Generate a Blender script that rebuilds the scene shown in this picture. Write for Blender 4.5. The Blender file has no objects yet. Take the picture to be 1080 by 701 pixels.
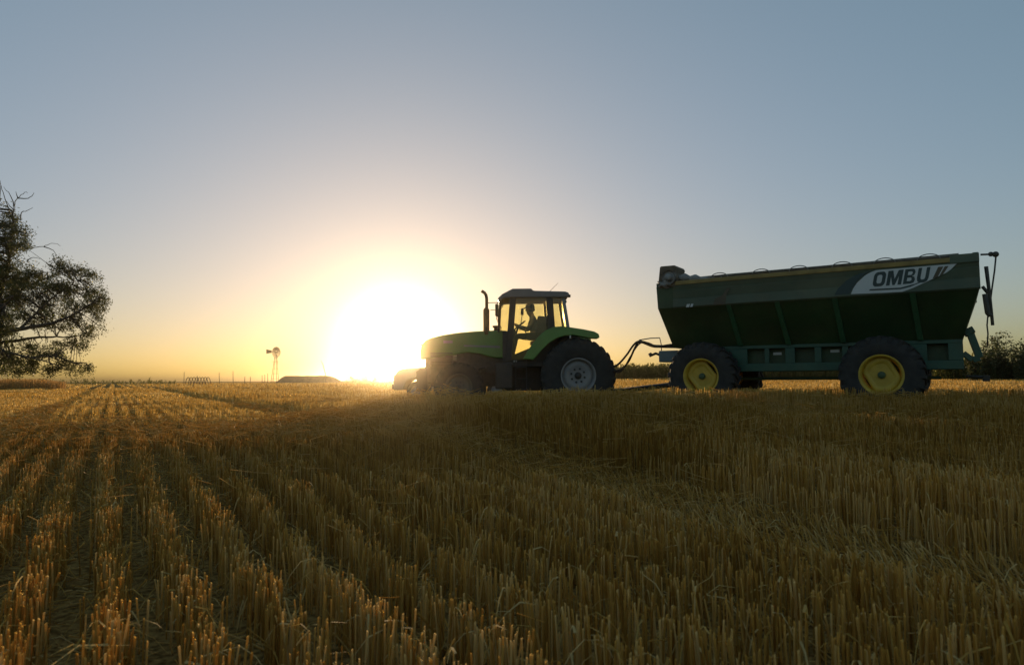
import bpy, bmesh, math, random
import numpy as np
from mathutils import Vector, Matrix
random.seed(11); rng = np.random.default_rng(5)
SC = bpy.context.scene
COL = SC.collection
R = math.radians
PI = math.pi

# ------------------------------------------------------------------ camera
PITCH, ROLL, FPX, EYE = 3.92, -0.36, 720.0, 0.80
cam = bpy.data.cameras.new('camera'); cam_o = bpy.data.objects.new('camera', cam); COL.objects.link(cam_o)
cam.sensor_width = 36; cam.lens = 24; cam.clip_start = .05; cam.clip_end = 12000
cam_o.location = (0, 0, EYE)
CM = Matrix.Rotation(R(90 + PITCH), 3, 'X') @ Matrix.Rotation(R(ROLL), 3, 'Z')
cam_o.rotation_euler = CM.to_euler()
cam.dof.use_dof = True; cam.dof.focus_distance = 15.5; cam.dof.aperture_fstop = 4.5
SC.camera = cam_o

def ray(px, py):
    return CM @ Vector(((px - 540) / FPX, (350.5 - py) / FPX, -1))
def at(px, py, Y):
    d = ray(px, py); t = Y / d.y
    return Vector((d.x * t, Y, EYE + d.z * t))

# ------------------------------------------------------------------ noise and terrain
def _h(ix, iy, s):
    n = (ix.astype(np.int64) * 374761393 + iy.astype(np.int64) * 668265263 + s * 974711) & 0x7fffffff
    n = ((n ^ (n >> 13)) * 1274126177) & 0x7fffffff
    return ((n ^ (n >> 16)) & 0xffff) / 65535.0
def vnoise(x, y, s=1):
    x = np.asarray(x, float); y = np.asarray(y, float)
    ix = np.floor(x); iy = np.floor(y); fx = x - ix; fy = y - iy
    fx = fx * fx * (3 - 2 * fx); fy = fy * fy * (3 - 2 * fy)
    a = _h(ix, iy, s); b = _h(ix + 1, iy, s); c = _h(ix, iy + 1, s); d = _h(ix + 1, iy + 1, s)
    return (a + (b - a) * fx) * (1 - fy) + (c + (d - c) * fx) * fy
def sst(a, b, x):
    t = np.clip((np.asarray(x, float) - a) / (b - a), 0, 1); return t * t * (3 - 2 * t)
def G(x, y):
    x = np.asarray(x, float); y = np.asarray(y, float)
    c = sst(-5.5, -1.6, x); c2 = c * (1 - .45 * sst(2.0, 4.5, x))
    g = -.25 + (.13 + .25 * c + .10 * c2) * sst(2.5, 12.8, y) - (.11 * c + .11 * c2) * sst(14.3, 17, y)
    g = g + (.26 + .18 * c) * sst(22, 90, y) + .03 * (vnoise(x / 3.1, y / 3.1, 3) - .5) * sst(1, 4, y)
    return g
def Gf(x, y): return float(G(x, y))

# ------------------------------------------------------------------ materials
def mat(name, col, rough=.6, metal=0.0, var=.25, scale=6.0, dust=0.0, dustcol=(.30, .22, .12), bump=0.0, trans=0.0, coat=0.0, spec=.5):
    m = bpy.data.materials.new(name); m.use_nodes = True
    nt = m.node_tree; b = nt.nodes['Principled BSDF']
    tc = nt.nodes.new('ShaderNodeTexCoord')
    no = nt.nodes.new('ShaderNodeTexNoise'); no.inputs['Scale'].default_value = scale; no.inputs['Detail'].default_value = 6
    nt.links.new(tc.outputs['Object'], no.inputs['Vector'])
    rp = nt.nodes.new('ShaderNodeValToRGB')
    rp.color_ramp.elements[0].position = .3; rp.color_ramp.elements[1].position = .7
    lo = [c * (1 - var) for c in col]; hi = [min(1, c * (1 + var)) for c in col]
    rp.color_ramp.elements[0].color = (*lo, 1); rp.color_ramp.elements[1].color = (*hi, 1)
    nt.links.new(no.outputs['Fac'], rp.inputs['Fac'])
    out = rp.outputs['Color']
    if dust > 0:
        n2 = nt.nodes.new('ShaderNodeTexNoise'); n2.inputs['Scale'].default_value = scale * .45; n2.inputs['Detail'].default_value = 9
        n2.inputs['Roughness'].default_value = .7
        nt.links.new(tc.outputs['Object'], n2.inputs['Vector'])
        r2 = nt.nodes.new('ShaderNodeMapRange'); r2.inputs[1].default_value = .42; r2.inputs[2].default_value = .75
        r2.inputs[3].default_value = dust * .25; r2.inputs[4].default_value = dust
        nt.links.new(n2.outputs['Fac'], r2.inputs[0])
        mx = nt.nodes.new('ShaderNodeMix'); mx.data_type = 'RGBA'
        nt.links.new(r2.outputs[0], mx.inputs[0]); nt.links.new(out, mx.inputs[6]); mx.inputs[7].default_value = (*dustcol, 1)
        out = mx.outputs[2]
        mr = nt.nodes.new('ShaderNodeMapRange'); mr.inputs[3].default_value = rough; mr.inputs[4].default_value = min(1, rough + .35)
        nt.links.new(r2.outputs[0], mr.inputs[0]); nt.links.new(mr.outputs[0], b.inputs['Roughness'])
    else:
        b.inputs['Roughness'].default_value = rough
    nt.links.new(out, b.inputs['Base Color'])
    b.inputs['Metallic'].default_value = metal
    b.inputs['Coat Weight'].default_value = coat
    b.inputs['Specular IOR Level'].default_value = spec
    if bump > 0:
        bp = nt.nodes.new('ShaderNodeBump'); bp.inputs['Strength'].default_value = bump; bp.inputs['Distance'].default_value = .02
        nt.links.new(no.outputs['Fac'], bp.inputs['Height']); nt.links.new(bp.outputs[0], b.inputs['Normal'])
    if trans > 0:
        tr = nt.nodes.new('ShaderNodeBsdfTranslucent'); nt.links.new(out, tr.inputs['Color'])
        ms = nt.nodes.new('ShaderNodeMixShader'); ms.inputs[0].default_value = trans
        nt.links.new(b.outputs[0], ms.inputs[1]); nt.links.new(tr.outputs[0], ms.inputs[2])
        nt.links.new(ms.outputs[0], nt.nodes['Material Output'].inputs['Surface'])
    return m

def leaf_mat(name, stops, rough=.6, trans=.35, spec=.3):
    """plant matter: colour from a per-plant random attribute 'tint'"""
    m = bpy.data.materials.new(name); m.use_nodes = True
    nt = m.node_tree; b = nt.nodes['Principled BSDF']
    at_ = nt.nodes.new('ShaderNodeAttribute'); at_.attribute_name = 'tint'
    rp = nt.nodes.new('ShaderNodeValToRGB'); cr = rp.color_ramp
    while len(cr.elements) < len(stops): cr.elements.new(.5)
    for e, (p, c) in zip(cr.elements, stops): e.position = p; e.color = (*c, 1)
    nt.links.new(at_.outputs['Fac'], rp.inputs['Fac'])
    nt.links.new(rp.outputs['Color'], b.inputs['Base Color'])
    b.inputs['Roughness'].default_value = rough; b.inputs['Specular IOR Level'].default_value = spec
    if trans > 0:
        tr = nt.nodes.new('ShaderNodeBsdfTranslucent'); nt.links.new(rp.outputs['Color'], tr.inputs['Color'])
        ms = nt.nodes.new('ShaderNodeMixShader'); ms.inputs[0].default_value = trans
        nt.links.new(b.outputs[0], ms.inputs[1]); nt.links.new(tr.outputs[0], ms.inputs[2])
        nt.links.new(ms.outputs[0], nt.nodes['Material Output'].inputs['Surface'])
    return m

def glass_mat(name, tint, gloss=.10):
    m = bpy.data.materials.new(name); m.use_nodes = True
    nt = m.node_tree; nt.nodes.remove(nt.nodes['Principled BSDF'])
    tr = nt.nodes.new('ShaderNodeBsdfTransparent'); tr.inputs[0].default_value = (*tint, 1)
    gl = nt.nodes.new('ShaderNodeBsdfGlossy'); gl.inputs['Roughness'].default_value = .06
    no = nt.nodes.new('ShaderNodeTexNoise'); no.inputs['Scale'].default_value = 5; no.inputs['Detail'].default_value = 7
    tc = nt.nodes.new('ShaderNodeTexCoord'); nt.links.new(tc.outputs['Object'], no.inputs['Vector'])
    df = nt.nodes.new('ShaderNodeBsdfTranslucent'); df.inputs[0].default_value = (.5, .42, .3, 1)
    mr = nt.nodes.new('ShaderNodeMapRange'); mr.inputs[1].default_value = .4; mr.inputs[2].default_value = .8
    mr.inputs[3].default_value = .01; mr.inputs[4].default_value = .10
    nt.links.new(no.outputs['Fac'], mr.inputs[0])
    m1 = nt.nodes.new('ShaderNodeMixShader'); nt.links.new(mr.outputs[0], m1.inputs[0])
    nt.links.new(tr.outputs[0], m1.inputs[1]); nt.links.new(df.outputs[0], m1.inputs[2])
    fr = nt.nodes.new('ShaderNodeFresnel'); fr.inputs[0].default_value = 1.45
    m2 = nt.nodes.new('ShaderNodeMixShader'); nt.links.new(fr.outputs[0], m2.inputs[0])
    nt.links.new(m1.outputs[0], m2.inputs[1]); nt.links.new(gl.outputs[0], m2.inputs[2])
    nt.links.new(m2.outputs[0], nt.nodes['Material Output'].inputs['Surface'])
    return m

M = dict(
    tractor_green=mat('tractor green paint', (.085, .235, .03), .38, 0, .12, 3, .22, coat=.3),
    cart_green=mat('cart green paint', (.012, .052, .016), .5, 0, .35, 1.6, .20),
    cart_panel=mat('sky-lit green side panel', (.048, .088, .058), .5, 0, .22, 1.5, .38),  # lighter than the hopper green: sky light on the upright face painted in
    cart_frame=mat('teal green chassis paint', (.014, .080, .052), .45, 0, .2, 3, .15),
    rib_green=mat('rib green paint', (.02, .095, .04), .5, 0, .2, 3, .12),
    yellow=mat('yellow rim paint', (.56, .37, .025), .5, 0, .2, 5, .35),
    tan=mat('yellow ochre edge paint', (.30, .20, .05), .6, 0, .3, 4, .3),
    rubber=mat('tyre rubber', (.026, .025, .025), .85, 0, .3, 8, .20, (.14, .11, .07), bump=.15),
    black=mat('black painted metal', (.022, .021, .02), .5, 0, .3, 8, .25, (.16, .12, .07)),
    engine=mat('oily cast iron', (.045, .042, .038), .6, .3, .4, 9, .4, (.14, .10, .06), bump=.2),
    silver=mat('dusty silver rim paint', (.26, .265, .28), .55, .2, .15, 5, .45),
    grey_roof=mat('grey cab roof plastic', (.20, .185, .185), .6, 0, .1, 4, .2),
    grey=mat('grey primer', (.28, .30, .31), .6, .1, .15, 5, .2),
    dull_rim=mat('dull brown grey rim paint', (.12, .11, .10), .6, .1, .2, 5, .5),
    rust=mat('rusted exhaust steel', (.16, .075, .035), .75, .3, .35, 14, .1),
    steel=mat('worn steel', (.24, .23, .22), .5, .6, .25, 9, .2),
    white_decal=mat('white lettering vinyl', (.62, .63, .62), .5, 0, .05, 3, .15),
    dark_decal=mat('dark lettering vinyl', (.025, .05, .05), .5, 0, .1, 3, .08),
    brown_decal=mat('brown faded decal', (.07, .055, .035), .6, 0, .2, 4, .2),
    stripe=mat('grey decal stripe', (.21, .20, .215), .5, 0, .1, 6, .3),
    tarp=mat('grey weathered tarp', (.24, .23, .22), .85, 0, .3, 7, .25, bump=.5),
    tarp_brown=mat('brown canvas', (.13, .10, .07), .9, 0, .3, 8, .2, bump=.5),
    seat=mat('grey seat cloth', (.10, .10, .11), .9, 0, .2, 8),
    lamp=mat('lamp lens', (.6, .58, .52), .2, 0, .05, 5),
    amber=mat('amber lens', (.55, .22, .03), .25, 0, .05, 5),
    red=mat('red lens', (.40, .03, .02), .25, 0, .05, 5),
    bluebox=mat('blue grey gearbox paint', (.10, .16, .20), .5, 0, .2, 6, .25),
    hose=mat('hydraulic hose rubber', (.02, .02, .02), .6, 0, .2, 10, .1),
    skin=mat('skin', (.38, .22, .15), .6, 0, .08, 6),
    shirt=mat('grey work shirt', (.16, .17, .20), .9, 0, .15, 10),
    trousers=mat('dark trousers', (.05, .055, .07), .9, 0, .15, 10),
    boots=mat('leather boots', (.06, .04, .025), .7, 0, .2, 10),
    cap=mat('dark cap cloth', (.05, .05, .06), .9, 0, .15, 10),
    hair=mat('dark hair', (.03, .022, .016), .7, 0, .2, 30),
    bark=mat('grey brown bark', (.045, .034, .025), .9, 0, .35, 3, 0, bump=.6),
    wood=mat('weathered fence wood', (.13, .105, .08), .9, 0, .3, 7, bump=.4),
    galv=mat('galvanised steel', (.12, .12, .12), .5, .5, .2, 4, .1),
    earth=mat('dry earth bank', (.22, .15, .08), .95, 0, .35, 1.2, bump=.5),
    car=mat('pale silver car paint', (.36, .36, .35), .35, .3, .06, 2, .3),
    tank=mat('pale fibreglass', (.5, .48, .42), .6, 0, .1, 3, .2),
)
M['cab_glass'] = glass_mat('tinted cab glass', (.95, .93, .76))
M['car_glass'] = glass_mat('car glass', (.35, .38, .36))
M['straw'] = leaf_mat('wheat straw', [(0, (.40, .205, .038)), (.3, (.58, .33, .066)), (.65, (.70, .44, .11)), (1, (.80, .58, .24))], .7, .50, .12)
M['far_straw'] = leaf_mat('distant wheat straw', [(0, (.20, .105, .018)), (1, (.5, .3, .1))], .6, .30, .2)
M['wheat'] = leaf_mat('standing ripe wheat', [(0, (.34, .18, .05)), (1, (.52, .30, .10))], .7, .5, .2)
M['weed'] = leaf_mat('tall weeds', [(0, (.06, .075, .016)), (.6, (.12, .125, .028)), (1, (.26, .19, .06))], .6, .55, .2)
M['leaf'] = leaf_mat('gum leaves', [(0, (.046, .058, .015)), (.5, (.085, .095, .024)), (1, (.145, .14, .042))], .55, .42, .4)
M['shrub_leaf'] = leaf_mat('shrub leaves', [(0, (.028, .042, .012)), (.5, (.055, .07, .02)), (1, (.15, .13, .04))], .55, .38, .4)

def ground_mat():
    m = bpy.data.materials.new('chaff covered soil'); m.use_nodes = True
    nt = m.node_tree; b = nt.nodes['Principled BSDF']; b.inputs['Roughness'].default_value = 1; b.inputs['Specular IOR Level'].default_value = 0
    geo = nt.nodes.new('ShaderNodeNewGeometry')
    sep = nt.nodes.new('ShaderNodeSeparateXYZ'); nt.links.new(geo.outputs['Position'], sep.inputs[0])
    n1 = nt.nodes.new('ShaderNodeTexNoise'); n1.inputs['Scale'].default_value = 28; n1.inputs['Detail'].default_value = 8
    nt.links.new(geo.outputs['Position'], n1.inputs['Vector'])
    r1 = nt.nodes.new('ShaderNodeValToRGB'); r1.color_ramp.elements[0].position = .35; r1.color_ramp.elements[1].position = .72
    r1.color_ramp.elements[0].color = (.12, .065, .02, 1); r1.color_ramp.elements[1].color = (.45, .27, .085, 1)
    nt.links.new(n1.outputs['Fac'], r1.inputs[0])
    # far beyond the modelled straw the sheet itself carries the colour of the cut crop
    n2 = nt.nodes.new('ShaderNodeTexNoise'); n2.inputs['Scale'].default_value = .6; n2.inputs['Detail'].default_value = 6
    nt.links.new(geo.outputs['Position'], n2.inputs['Vector'])
    r2 = nt.nodes.new('ShaderNodeValToRGB'); r2.color_ramp.elements[0].color = (.15, .10, .04, 1); r2.color_ramp.elements[1].color = (.30, .20, .08, 1)
    nt.links.new(n2.outputs['Fac'], r2.inputs[0])
    mr = nt.nodes.new('ShaderNodeMapRange'); mr.inputs[1].default_value = 30; mr.inputs[2].default_value = 110
    nt.links.new(sep.outputs['Y'], mr.inputs[0])
    mx = nt.nodes.new('ShaderNodeMix'); mx.data_type = 'RGBA'
    nt.links.new(mr.outputs[0], mx.inputs[0]); nt.links.new(r1.outputs[0], mx.inputs[6]); nt.links.new(r2.outputs[0], mx.inputs[7])
    nt.links.new(mx.outputs[2], b.inputs['Base Color'])
    bp = nt.nodes.new('ShaderNodeBump'); bp.inputs['Strength'].default_value = .8; bp.inputs['Distance'].default_value = .03
    nt.links.new(n1.outputs['Fac'], bp.inputs['Height']); nt.links.new(bp.outputs[0], b.inputs['Normal'])
    return m
M['ground'] = ground_mat()

# ------------------------------------------------------------------ object helpers
def tag(o, label=None, cat=None, group=None, kind=None):
    if label: o['label'] = label
    if cat: o['category'] = cat
    if group: o['group'] = group
    if kind: o['kind'] = kind
    return o
def empty(name, loc, rz=0, label=None, cat=None, group=None):
    o = bpy.data.objects.new(name, None); COL.objects.link(o)
    o.location = loc; o.rotation_euler = (0, 0, rz); o.empty_display_size = .3
    return tag(o, label, cat, group)
def copy_tree(o, parent=None):
    kids = [c for c in COL.objects if c.parent == o]
    c = o.copy(); COL.objects.link(c)
    if parent: c.parent = parent
    for k in kids: copy_tree(k, c)
    return c

class MB:
    """collects shapes into one mesh"""
    def __init__(s): s.bm = bmesh.new()
    def box(s, x0, x1, y0, y1, z0, z1, rot=None, piv=None):
        vs = [s.bm.verts.new(p) for p in ((x0,y0,z0),(x1,y0,z0),(x1,y1,z0),(x0,y1,z0),(x0,y0,z1),(x1,y0,z1),(x1,y1,z1),(x0,y1,z1))]
        for f in ((3,2,1,0),(4,5,6,7),(0,1,5,4),(1,2,6,5),(2,3,7,6),(3,0,4,7)): s.bm.faces.new([vs[i] for i in f])
        if rot is not None:
            c = Vector(piv) if piv else Vector(((x0+x1)/2,(y0+y1)/2,(z0+z1)/2))
            for v in vs: v.co = c + rot @ (v.co - c)
        return s
    def hexa(s, pts):
        """eight points: bottom ring 0-3, top ring 4-7"""
        vs = [s.bm.verts.new(p) for p in pts]
        for f in ((3,2,1,0),(4,5,6,7),(0,1,5,4),(1,2,6,5),(2,3,7,6),(3,0,4,7)): s.bm.faces.new([vs[i] for i in f])
        return s
    def prism(s, poly, a0, a1, axis='y'):
        def P(u, v, a): return (u, a, v) if axis == 'y' else ((a, u, v) if axis == 'x' else (u, v, a))
        A = [s.bm.verts.new(P(u, v, a0)) for u, v in poly]; B = [s.bm.verts.new(P(u, v, a1)) for u, v in poly]
        n = len(poly)
        s.bm.faces.new(A); s.bm.faces.new(B[::-1])
        for i in range(n):
            j = (i + 1) % n
            s.bm.faces.new((A[j], A[i], B[i], B[j]))
        return s
    def tube(s, pts, r, k=8, cap=True):
        pts = [Vector(p) for p in pts]; n = len(pts)
        rs = r if isinstance(r, (list, tuple)) else [r] * n
        prev = None; rings = []
        for i, p in enumerate(pts):
            t = (pts[min(i+1, n-1)] - pts[max(i-1, 0)])
            t = t.normalized() if t.length > 1e-9 else Vector((0, 0, 1))
            if prev is None:
                a = t.orthogonal().normalized()
            else:
                a = prev - t * prev.dot(t)
                a = a.normalized() if a.length > 1e-6 else t.orthogonal().normalized()
            prev = a; b = t.cross(a)
            rings.append([s.bm.verts.new(p + (a * math.cos(2*PI*j/k) + b * math.sin(2*PI*j/k)) * rs[i]) for j in range(k)])
        for i in range(n - 1):
            for j in range(k):
                f = s.bm.faces.new((rings[i][j], rings[i][(j+1) % k], rings[i+1][(j+1) % k], rings[i+1][j])); f.smooth = True
        if cap and k > 2:
            s.bm.faces.new(rings[0][::-1]); s.bm.faces.new(rings[-1])
        return s
    def lathe(s, prof, c=(0,0,0), axis='y', k=48, smooth=True, closed=False):
        """prof: list of (radius, along axis)"""
        rings = []
        for r, a in prof:
            if r < 1e-5:
                p = (0, a, 0) if axis == 'y' else ((0, 0, a) if axis == 'z' else (a, 0, 0))
                rings.append([s.bm.verts.new(Vector(p) + Vector(c))]); continue
            ring = []
            for j in range(k):
                u, v = r * math.cos(2*PI*j/k), r * math.sin(2*PI*j/k)
                p = (u, a, v) if axis == 'y' else ((u, v, a) if axis == 'z' else (a, u, v))
                ring.append(s.bm.verts.new(Vector(p) + Vector(c)))
            rings.append(ring)
        m = len(rings)
        for i in range(m if closed else m - 1):
            A, B = rings[i], rings[(i+1) % m]
            for j in range(k):
                j2 = (j + 1) % k
                if len(A) == 1 and len(B) == 1: continue
                if len(A) == 1: f = s.bm.faces.new((A[0], B[j2], B[j]))
                elif len(B) == 1: f = s.bm.faces.new((A[j], A[j2], B[0]))
                else: f = s.bm.faces.new((A[j], A[j2], B[j2], B[j]))
                f.smooth = smooth
        return s
    def ball(s, c, r, sx=1, sy=1, sz=1, u=16, v=10):
        m = Matrix.Translation(Vector(c)) @ Matrix.Diagonal((r*sx, r*sy, r*sz, 1))
        res = bmesh.ops.create_uvsphere(s.bm, u_segments=u, v_segments=v, radius=1, matrix=m)
        for vv in res['verts']:
            for f in vv.link_faces: f.smooth = True
        return s
    def build(s, name, m, parent=None, bevel=0.0, label=None, seg=2):
        bmesh.ops.recalc_face_normals(s.bm, faces=s.bm.faces)
        me = bpy.data.meshes.new(name); s.bm.to_mesh(me); s.bm.free()
        o = bpy.data.objects.new(name, me); COL.objects.link(o)
        me.materials.append(m)
        if parent: o.parent = parent
        if bevel:
            b = o.modifiers.new('bevel', 'BEVEL'); b.width = bevel; b.segments = seg; b.limit_method = 'ANGLE'; b.angle_limit = R(40)
            b.harden_normals = False
        if label: o['label'] = label
        return o

def np_mesh(name, V, F, m, parent=None, tint=None, smooth=False, sizes=None):
    """V (n,3); F (f,k) faces of one size, or list of such arrays; tint per vertex"""
    me = bpy.data.meshes.new(name)
    Fs = F if isinstance(F, list) else [F]
    loops = np.concatenate([f.ravel() for f in Fs]).astype(np.int32)
    tot = np.concatenate([np.full(len(f), f.shape[1], np.int32) for f in Fs])
    start = np.concatenate([[0], np.cumsum(tot)[:-1]]).astype(np.int32)
    me.vertices.add(len(V)); me.vertices.foreach_set('co', np.ascontiguousarray(V, np.float32).ravel())
    me.loops.add(len(loops)); me.loops.foreach_set('vertex_index', loops)
    me.polygons.add(len(tot)); me.polygons.foreach_set('loop_start', start); me.polygons.foreach_set('loop_total', tot)
    me.update(calc_edges=True); me.validate()
    if smooth: me.polygons.foreach_set('use_smooth', np.ones(len(tot), bool))
    if tint is not None:
        a = me.attributes.new('tint', 'FLOAT', 'POINT'); a.data.foreach_set('value', np.ascontiguousarray(tint, np.float32))
    me.materials.append(m)
    o = bpy.data.objects.new(name, me); COL.objects.link(o)
    if parent: o.parent = parent
    return o

# ------------------------------------------------------------------ sky, sun
SUN_EL, SUN_AZ = 3.3, -9.4
w = bpy.data.worlds.new('World'); SC.world = w; w.use_nodes = True
nt = w.node_tree; bg = nt.nodes['Background']
sky = nt.nodes.new('ShaderNodeTexSky'); sky.sky_type = 'NISHITA'; sky.sun_disc = False
sky.sun_elevation = R(SUN_EL); sky.sun_rotation = R(SUN_AZ)
sky.air_density = 1.0; sky.dust_density = 1.35; sky.ozone_density = 1.0; sky.altitude = 0
# the sky's brightness range is softened channel by channel, as in the gentle hazy evening of the photograph
EXPO = 1.25
sp_ = nt.nodes.new('ShaderNodeSeparateColor'); cb_ = nt.nodes.new('ShaderNodeCombineColor'); nt.links.new(sky.outputs[0], sp_.inputs[0])
for i_, (ga, kk) in enumerate(((.598, .69), (.518, .77), (.60, 1.12))):
    pw_ = nt.nodes.new('ShaderNodeMath'); pw_.operation = 'POWER'; pw_.inputs[1].default_value = ga
    ml_ = nt.nodes.new('ShaderNodeMath'); ml_.operation = 'MULTIPLY'; ml_.inputs[1].default_value = kk * .1**ga / (.1 * 2**EXPO)
    nt.links.new(sp_.outputs[i_], pw_.inputs[0]); nt.links.new(pw_.outputs[0], ml_.inputs[0]); nt.links.new(ml_.outputs[0], cb_.inputs[i_])
nt.links.new(cb_.outputs[0], bg.inputs[0]); bg.inputs[1].default_value = .1
sun = bpy.data.lights.new('sun', 'SUN'); sun.energy = 2.0; sun.angle = R(.5); sun.color = (1, .69, .40)
sun_o = bpy.data.objects.new('sun', sun); COL.objects.link(sun_o)
sun_o.rotation_euler = (R(90 - SUN_EL), 0, R(180 - SUN_AZ))
sun_o.location = (0, 0, 30)
SC.view_settings.view_transform = 'Standard'; SC.view_settings.look = 'None'; SC.view_settings.gamma = 1
SC.view_settings.exposure = EXPO

HAZE = .0009
hb = MB().box(-4200, 4200, -4200, 4200, -1.4, 13.6)
mh = bpy.data.materials.new('dusty evening air'); mh.use_nodes = True
hn = mh.node_tree; hn.nodes.clear()
ho = hn.nodes.new('ShaderNodeOutputMaterial'); hv = hn.nodes.new('ShaderNodeVolumePrincipled')
hv.inputs['Density'].default_value = HAZE; hv.inputs['Color'].default_value = (1, .88, .62, 1); hv.inputs['Anisotropy'].default_value = .988
hn.links.new(hv.outputs[0], ho.inputs['Volume'])
hz = hb.build('haze', mh); tag(hz, kind='stuff', label='thin golden dusty air over the whole field')

# ------------------------------------------------------------------ ground
def axis_pts(near, far, d0, gr):
    p = [0.0]; d = d0
    while p[-1] < far:
        p.append(p[-1] + d)
        if p[-1] > near: d *= gr
    return np.array(p)
ax = axis_pts(14, 4000, .5, 1.12); xs = np.concatenate([-ax[:0:-1], ax])
ay = axis_pts(24, 4000, .4, 1.09); ys = np.concatenate([-axis_pts(3, 4000, .6, 1.4)[:0:-1], ay])
XX, YY = np.meshgrid(xs, ys); ZZ = G(XX, YY)
V = np.stack([XX.ravel(), YY.ravel(), ZZ.ravel()], 1); nx = len(xs); ny = len(ys)
I = np.arange(nx * ny).reshape(ny, nx)
F = np.stack([I[:-1, :-1].ravel(), I[:-1, 1:].ravel(), I[1:, 1:].ravel(), I[1:, :-1].ravel()], 1)
tag(np_mesh('ground', V, F, M['ground'], smooth=True), 'dry brown field soil covered with chaff', kind='structure')

# ------------------------------------------------------------------ stubble
RAZ = R(-30.3); RV = np.array([math.sin(RAZ), math.cos(RAZ)]); RU = np.array([math.cos(RAZ), -math.sin(RAZ)])
def in_view(x, y, m=1.2):
    return (y > .45) & (np.abs(x) < .78 * y + m)
CURVE = np.array([at(p, q, 1).to_tuple() for p, q in ()]) if False else None
def height(x, y):
    """cut height and flattening of the straw"""
    u = x * RU[0] + y * RU[1]; v = x * RV[0] + y * RV[1]
    h = .225 + .11 * sst(3.9, 4.4, u) * (1 - sst(5.6, 6.4, u)) * sst(3.2, 4.5, y) + .05 * sst(5, 6, u) * sst(4, 6, y) + .08 * sst(10, 14, y) * sst(-3, 1, x)
    h = h * (.87 + .26 * vnoise(x / 1.6, y / 1.6, 7)) * (.90 + .2 * vnoise(x / .35, y / .35, 9))
    flat = np.zeros_like(h)
    wob = .22 * (vnoise(v / 3.0, u * 0, 21) - .5)
    for uc, wd, st in ((-1.55, .38, .95), (3.55, .42, .92), (5.9, .35, .8), (-4.6, .34, .9), (9.0, .4, .7), (-8.5, .4, .7)):
        flat = np.maximum(flat, st * (1 - sst(wd * .6, wd * 1.25, np.abs(u - uc + wob))))
    # matted crosswise band where the harvester turned, left of the tractor
    d = y - (9.6 + .10 * x + .5 * vnoise(x / 1.3, y * 0, 31))
    band = sst(0, .5, d) * (1 - sst(3.5, 6.5, d)) * (1 - sst(-1.5, 1.0, x))
    flat = np.maximum(flat, .42 * band)
    pat = sst(.66, .82, vnoise(x / 2.4 + 3, y / 1.4, 41)) * sst(5, 8, y)
    flat = np.maximum(flat, .65 * pat)
    return h, flat

def stems(ymin, ymax, row, per_m, keep=1.0):
    """plants along the drill rows; returns base x, y and a plant id"""
    c = np.array([[sx * (.78 * ymax + 1.4), ymax] for sx in (-1, 1)] + [[sx * (.78 * ymin + 1.4), ymin] for sx in (-1, 1)])
    cu = c @ RU; cv = c @ RV
    k = np.arange(math.floor(cu.min() / row), math.ceil(cu.max() / row) + 1)
    step = 1.0 / per_m
    n = int((cv.max() - cv.min()) / step) + 1
    vv = cv.min() + (np.arange(n) * step)
    U, Vv = np.meshgrid(k * row, vv)
    U = U.ravel(); Vv = Vv.ravel() + rng.uniform(-.6, .6, U.size) * step
    U = U + .02 * np.sin(Vv * .6 + U * 3)
    x = U * RU[0] + Vv * RV[0]; y = U * RU[1] + Vv * RV[1]
    ok = in_view(x, y) & (y >= ymin) & (y < ymax) & (rng.random(x.size) < keep)
    return x[ok], y[ok]

SV, SF, ST, OFF = [], [], [], [0]
def add_prisms(x, y, h, rad, lean, az, sides, levels, tint, curve=0.0):
    n = len(x); z = G(x, y)
    th = rng.uniform(0, 2*PI, n)
    ang = th[:, None] + np.arange(sides)[None] * 2*PI/sides
    cx, cy = np.cos(ang), np.sin(ang)
    Vs = []
    for l in range(levels + 1):
        t = l / levels
        off = h * np.sin(lean) * (t + curve * (t*t - t)); zz = z + h * np.cos(lean) * t - .01
        r = rad * (1 - .15 * t)
        px = (x + off * np.cos(az))[:, None] + cx * r[:, None]; py = (y + off * np.sin(az))[:, None] + cy * r[:, None]
        pz = np.repeat(zz[:, None], sides, 1)
        if l == levels: pz = pz + cx * r[:, None] * .8 * np.where(th > 3, 1, -1)[:, None]
        Vs.append(np.stack([px, py, pz], 2))
    Vs = np.stack(Vs, 1)                                   # n, levels+1, sides, 3
    base = (np.arange(n) * (levels + 1) * sides)[:, None] + OFF[0]
    Fs = []
    for l in range(levels):
        for j in range(sides):
            j2 = (j + 1) % sides
            Fs.append(base + np.array([[l*sides + j, l*sides + j2, (l+1)*sides + j2, (l+1)*sides + j]]))
    SF.append(np.concatenate(Fs)); SV.append(Vs.reshape(-1, 3)); ST.append(np.repeat(tint, (levels + 1) * sides))
    OFF[0] += n * (levels + 1) * sides
def add_blades(x, y, z0, h, wid, lean, az, tint):
    n = len(x); yaw = rng.uniform(0, 2*PI, n)
    dx, dy = np.cos(yaw) * wid / 2, np.sin(yaw) * wid / 2
    ox, oy = h * np.sin(lean) * np.cos(az), h * np.sin(lean) * np.sin(az); hz_ = h * np.cos(lean)
    Vs = np.stack([np.stack([x - dx, y - dy, z0], 1), np.stack([x + dx, y + dy, z0], 1),
                   np.stack([x + dx*.8 + ox, y + dy*.8 + oy, z0 + hz_], 1), np.stack([x - dx*.8 + ox, y - dy*.8 + oy, z0 + hz_ * rng.uniform(.9, 1.1, n)], 1)], 1)
    SF.append((np.arange(n) * 4)[:, None] + OFF[0] + np.arange(4)[None]); SV.append(Vs.reshape(-1, 3)); ST.append(np.repeat(tint, 4)); OFF[0] += n * 4

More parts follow.
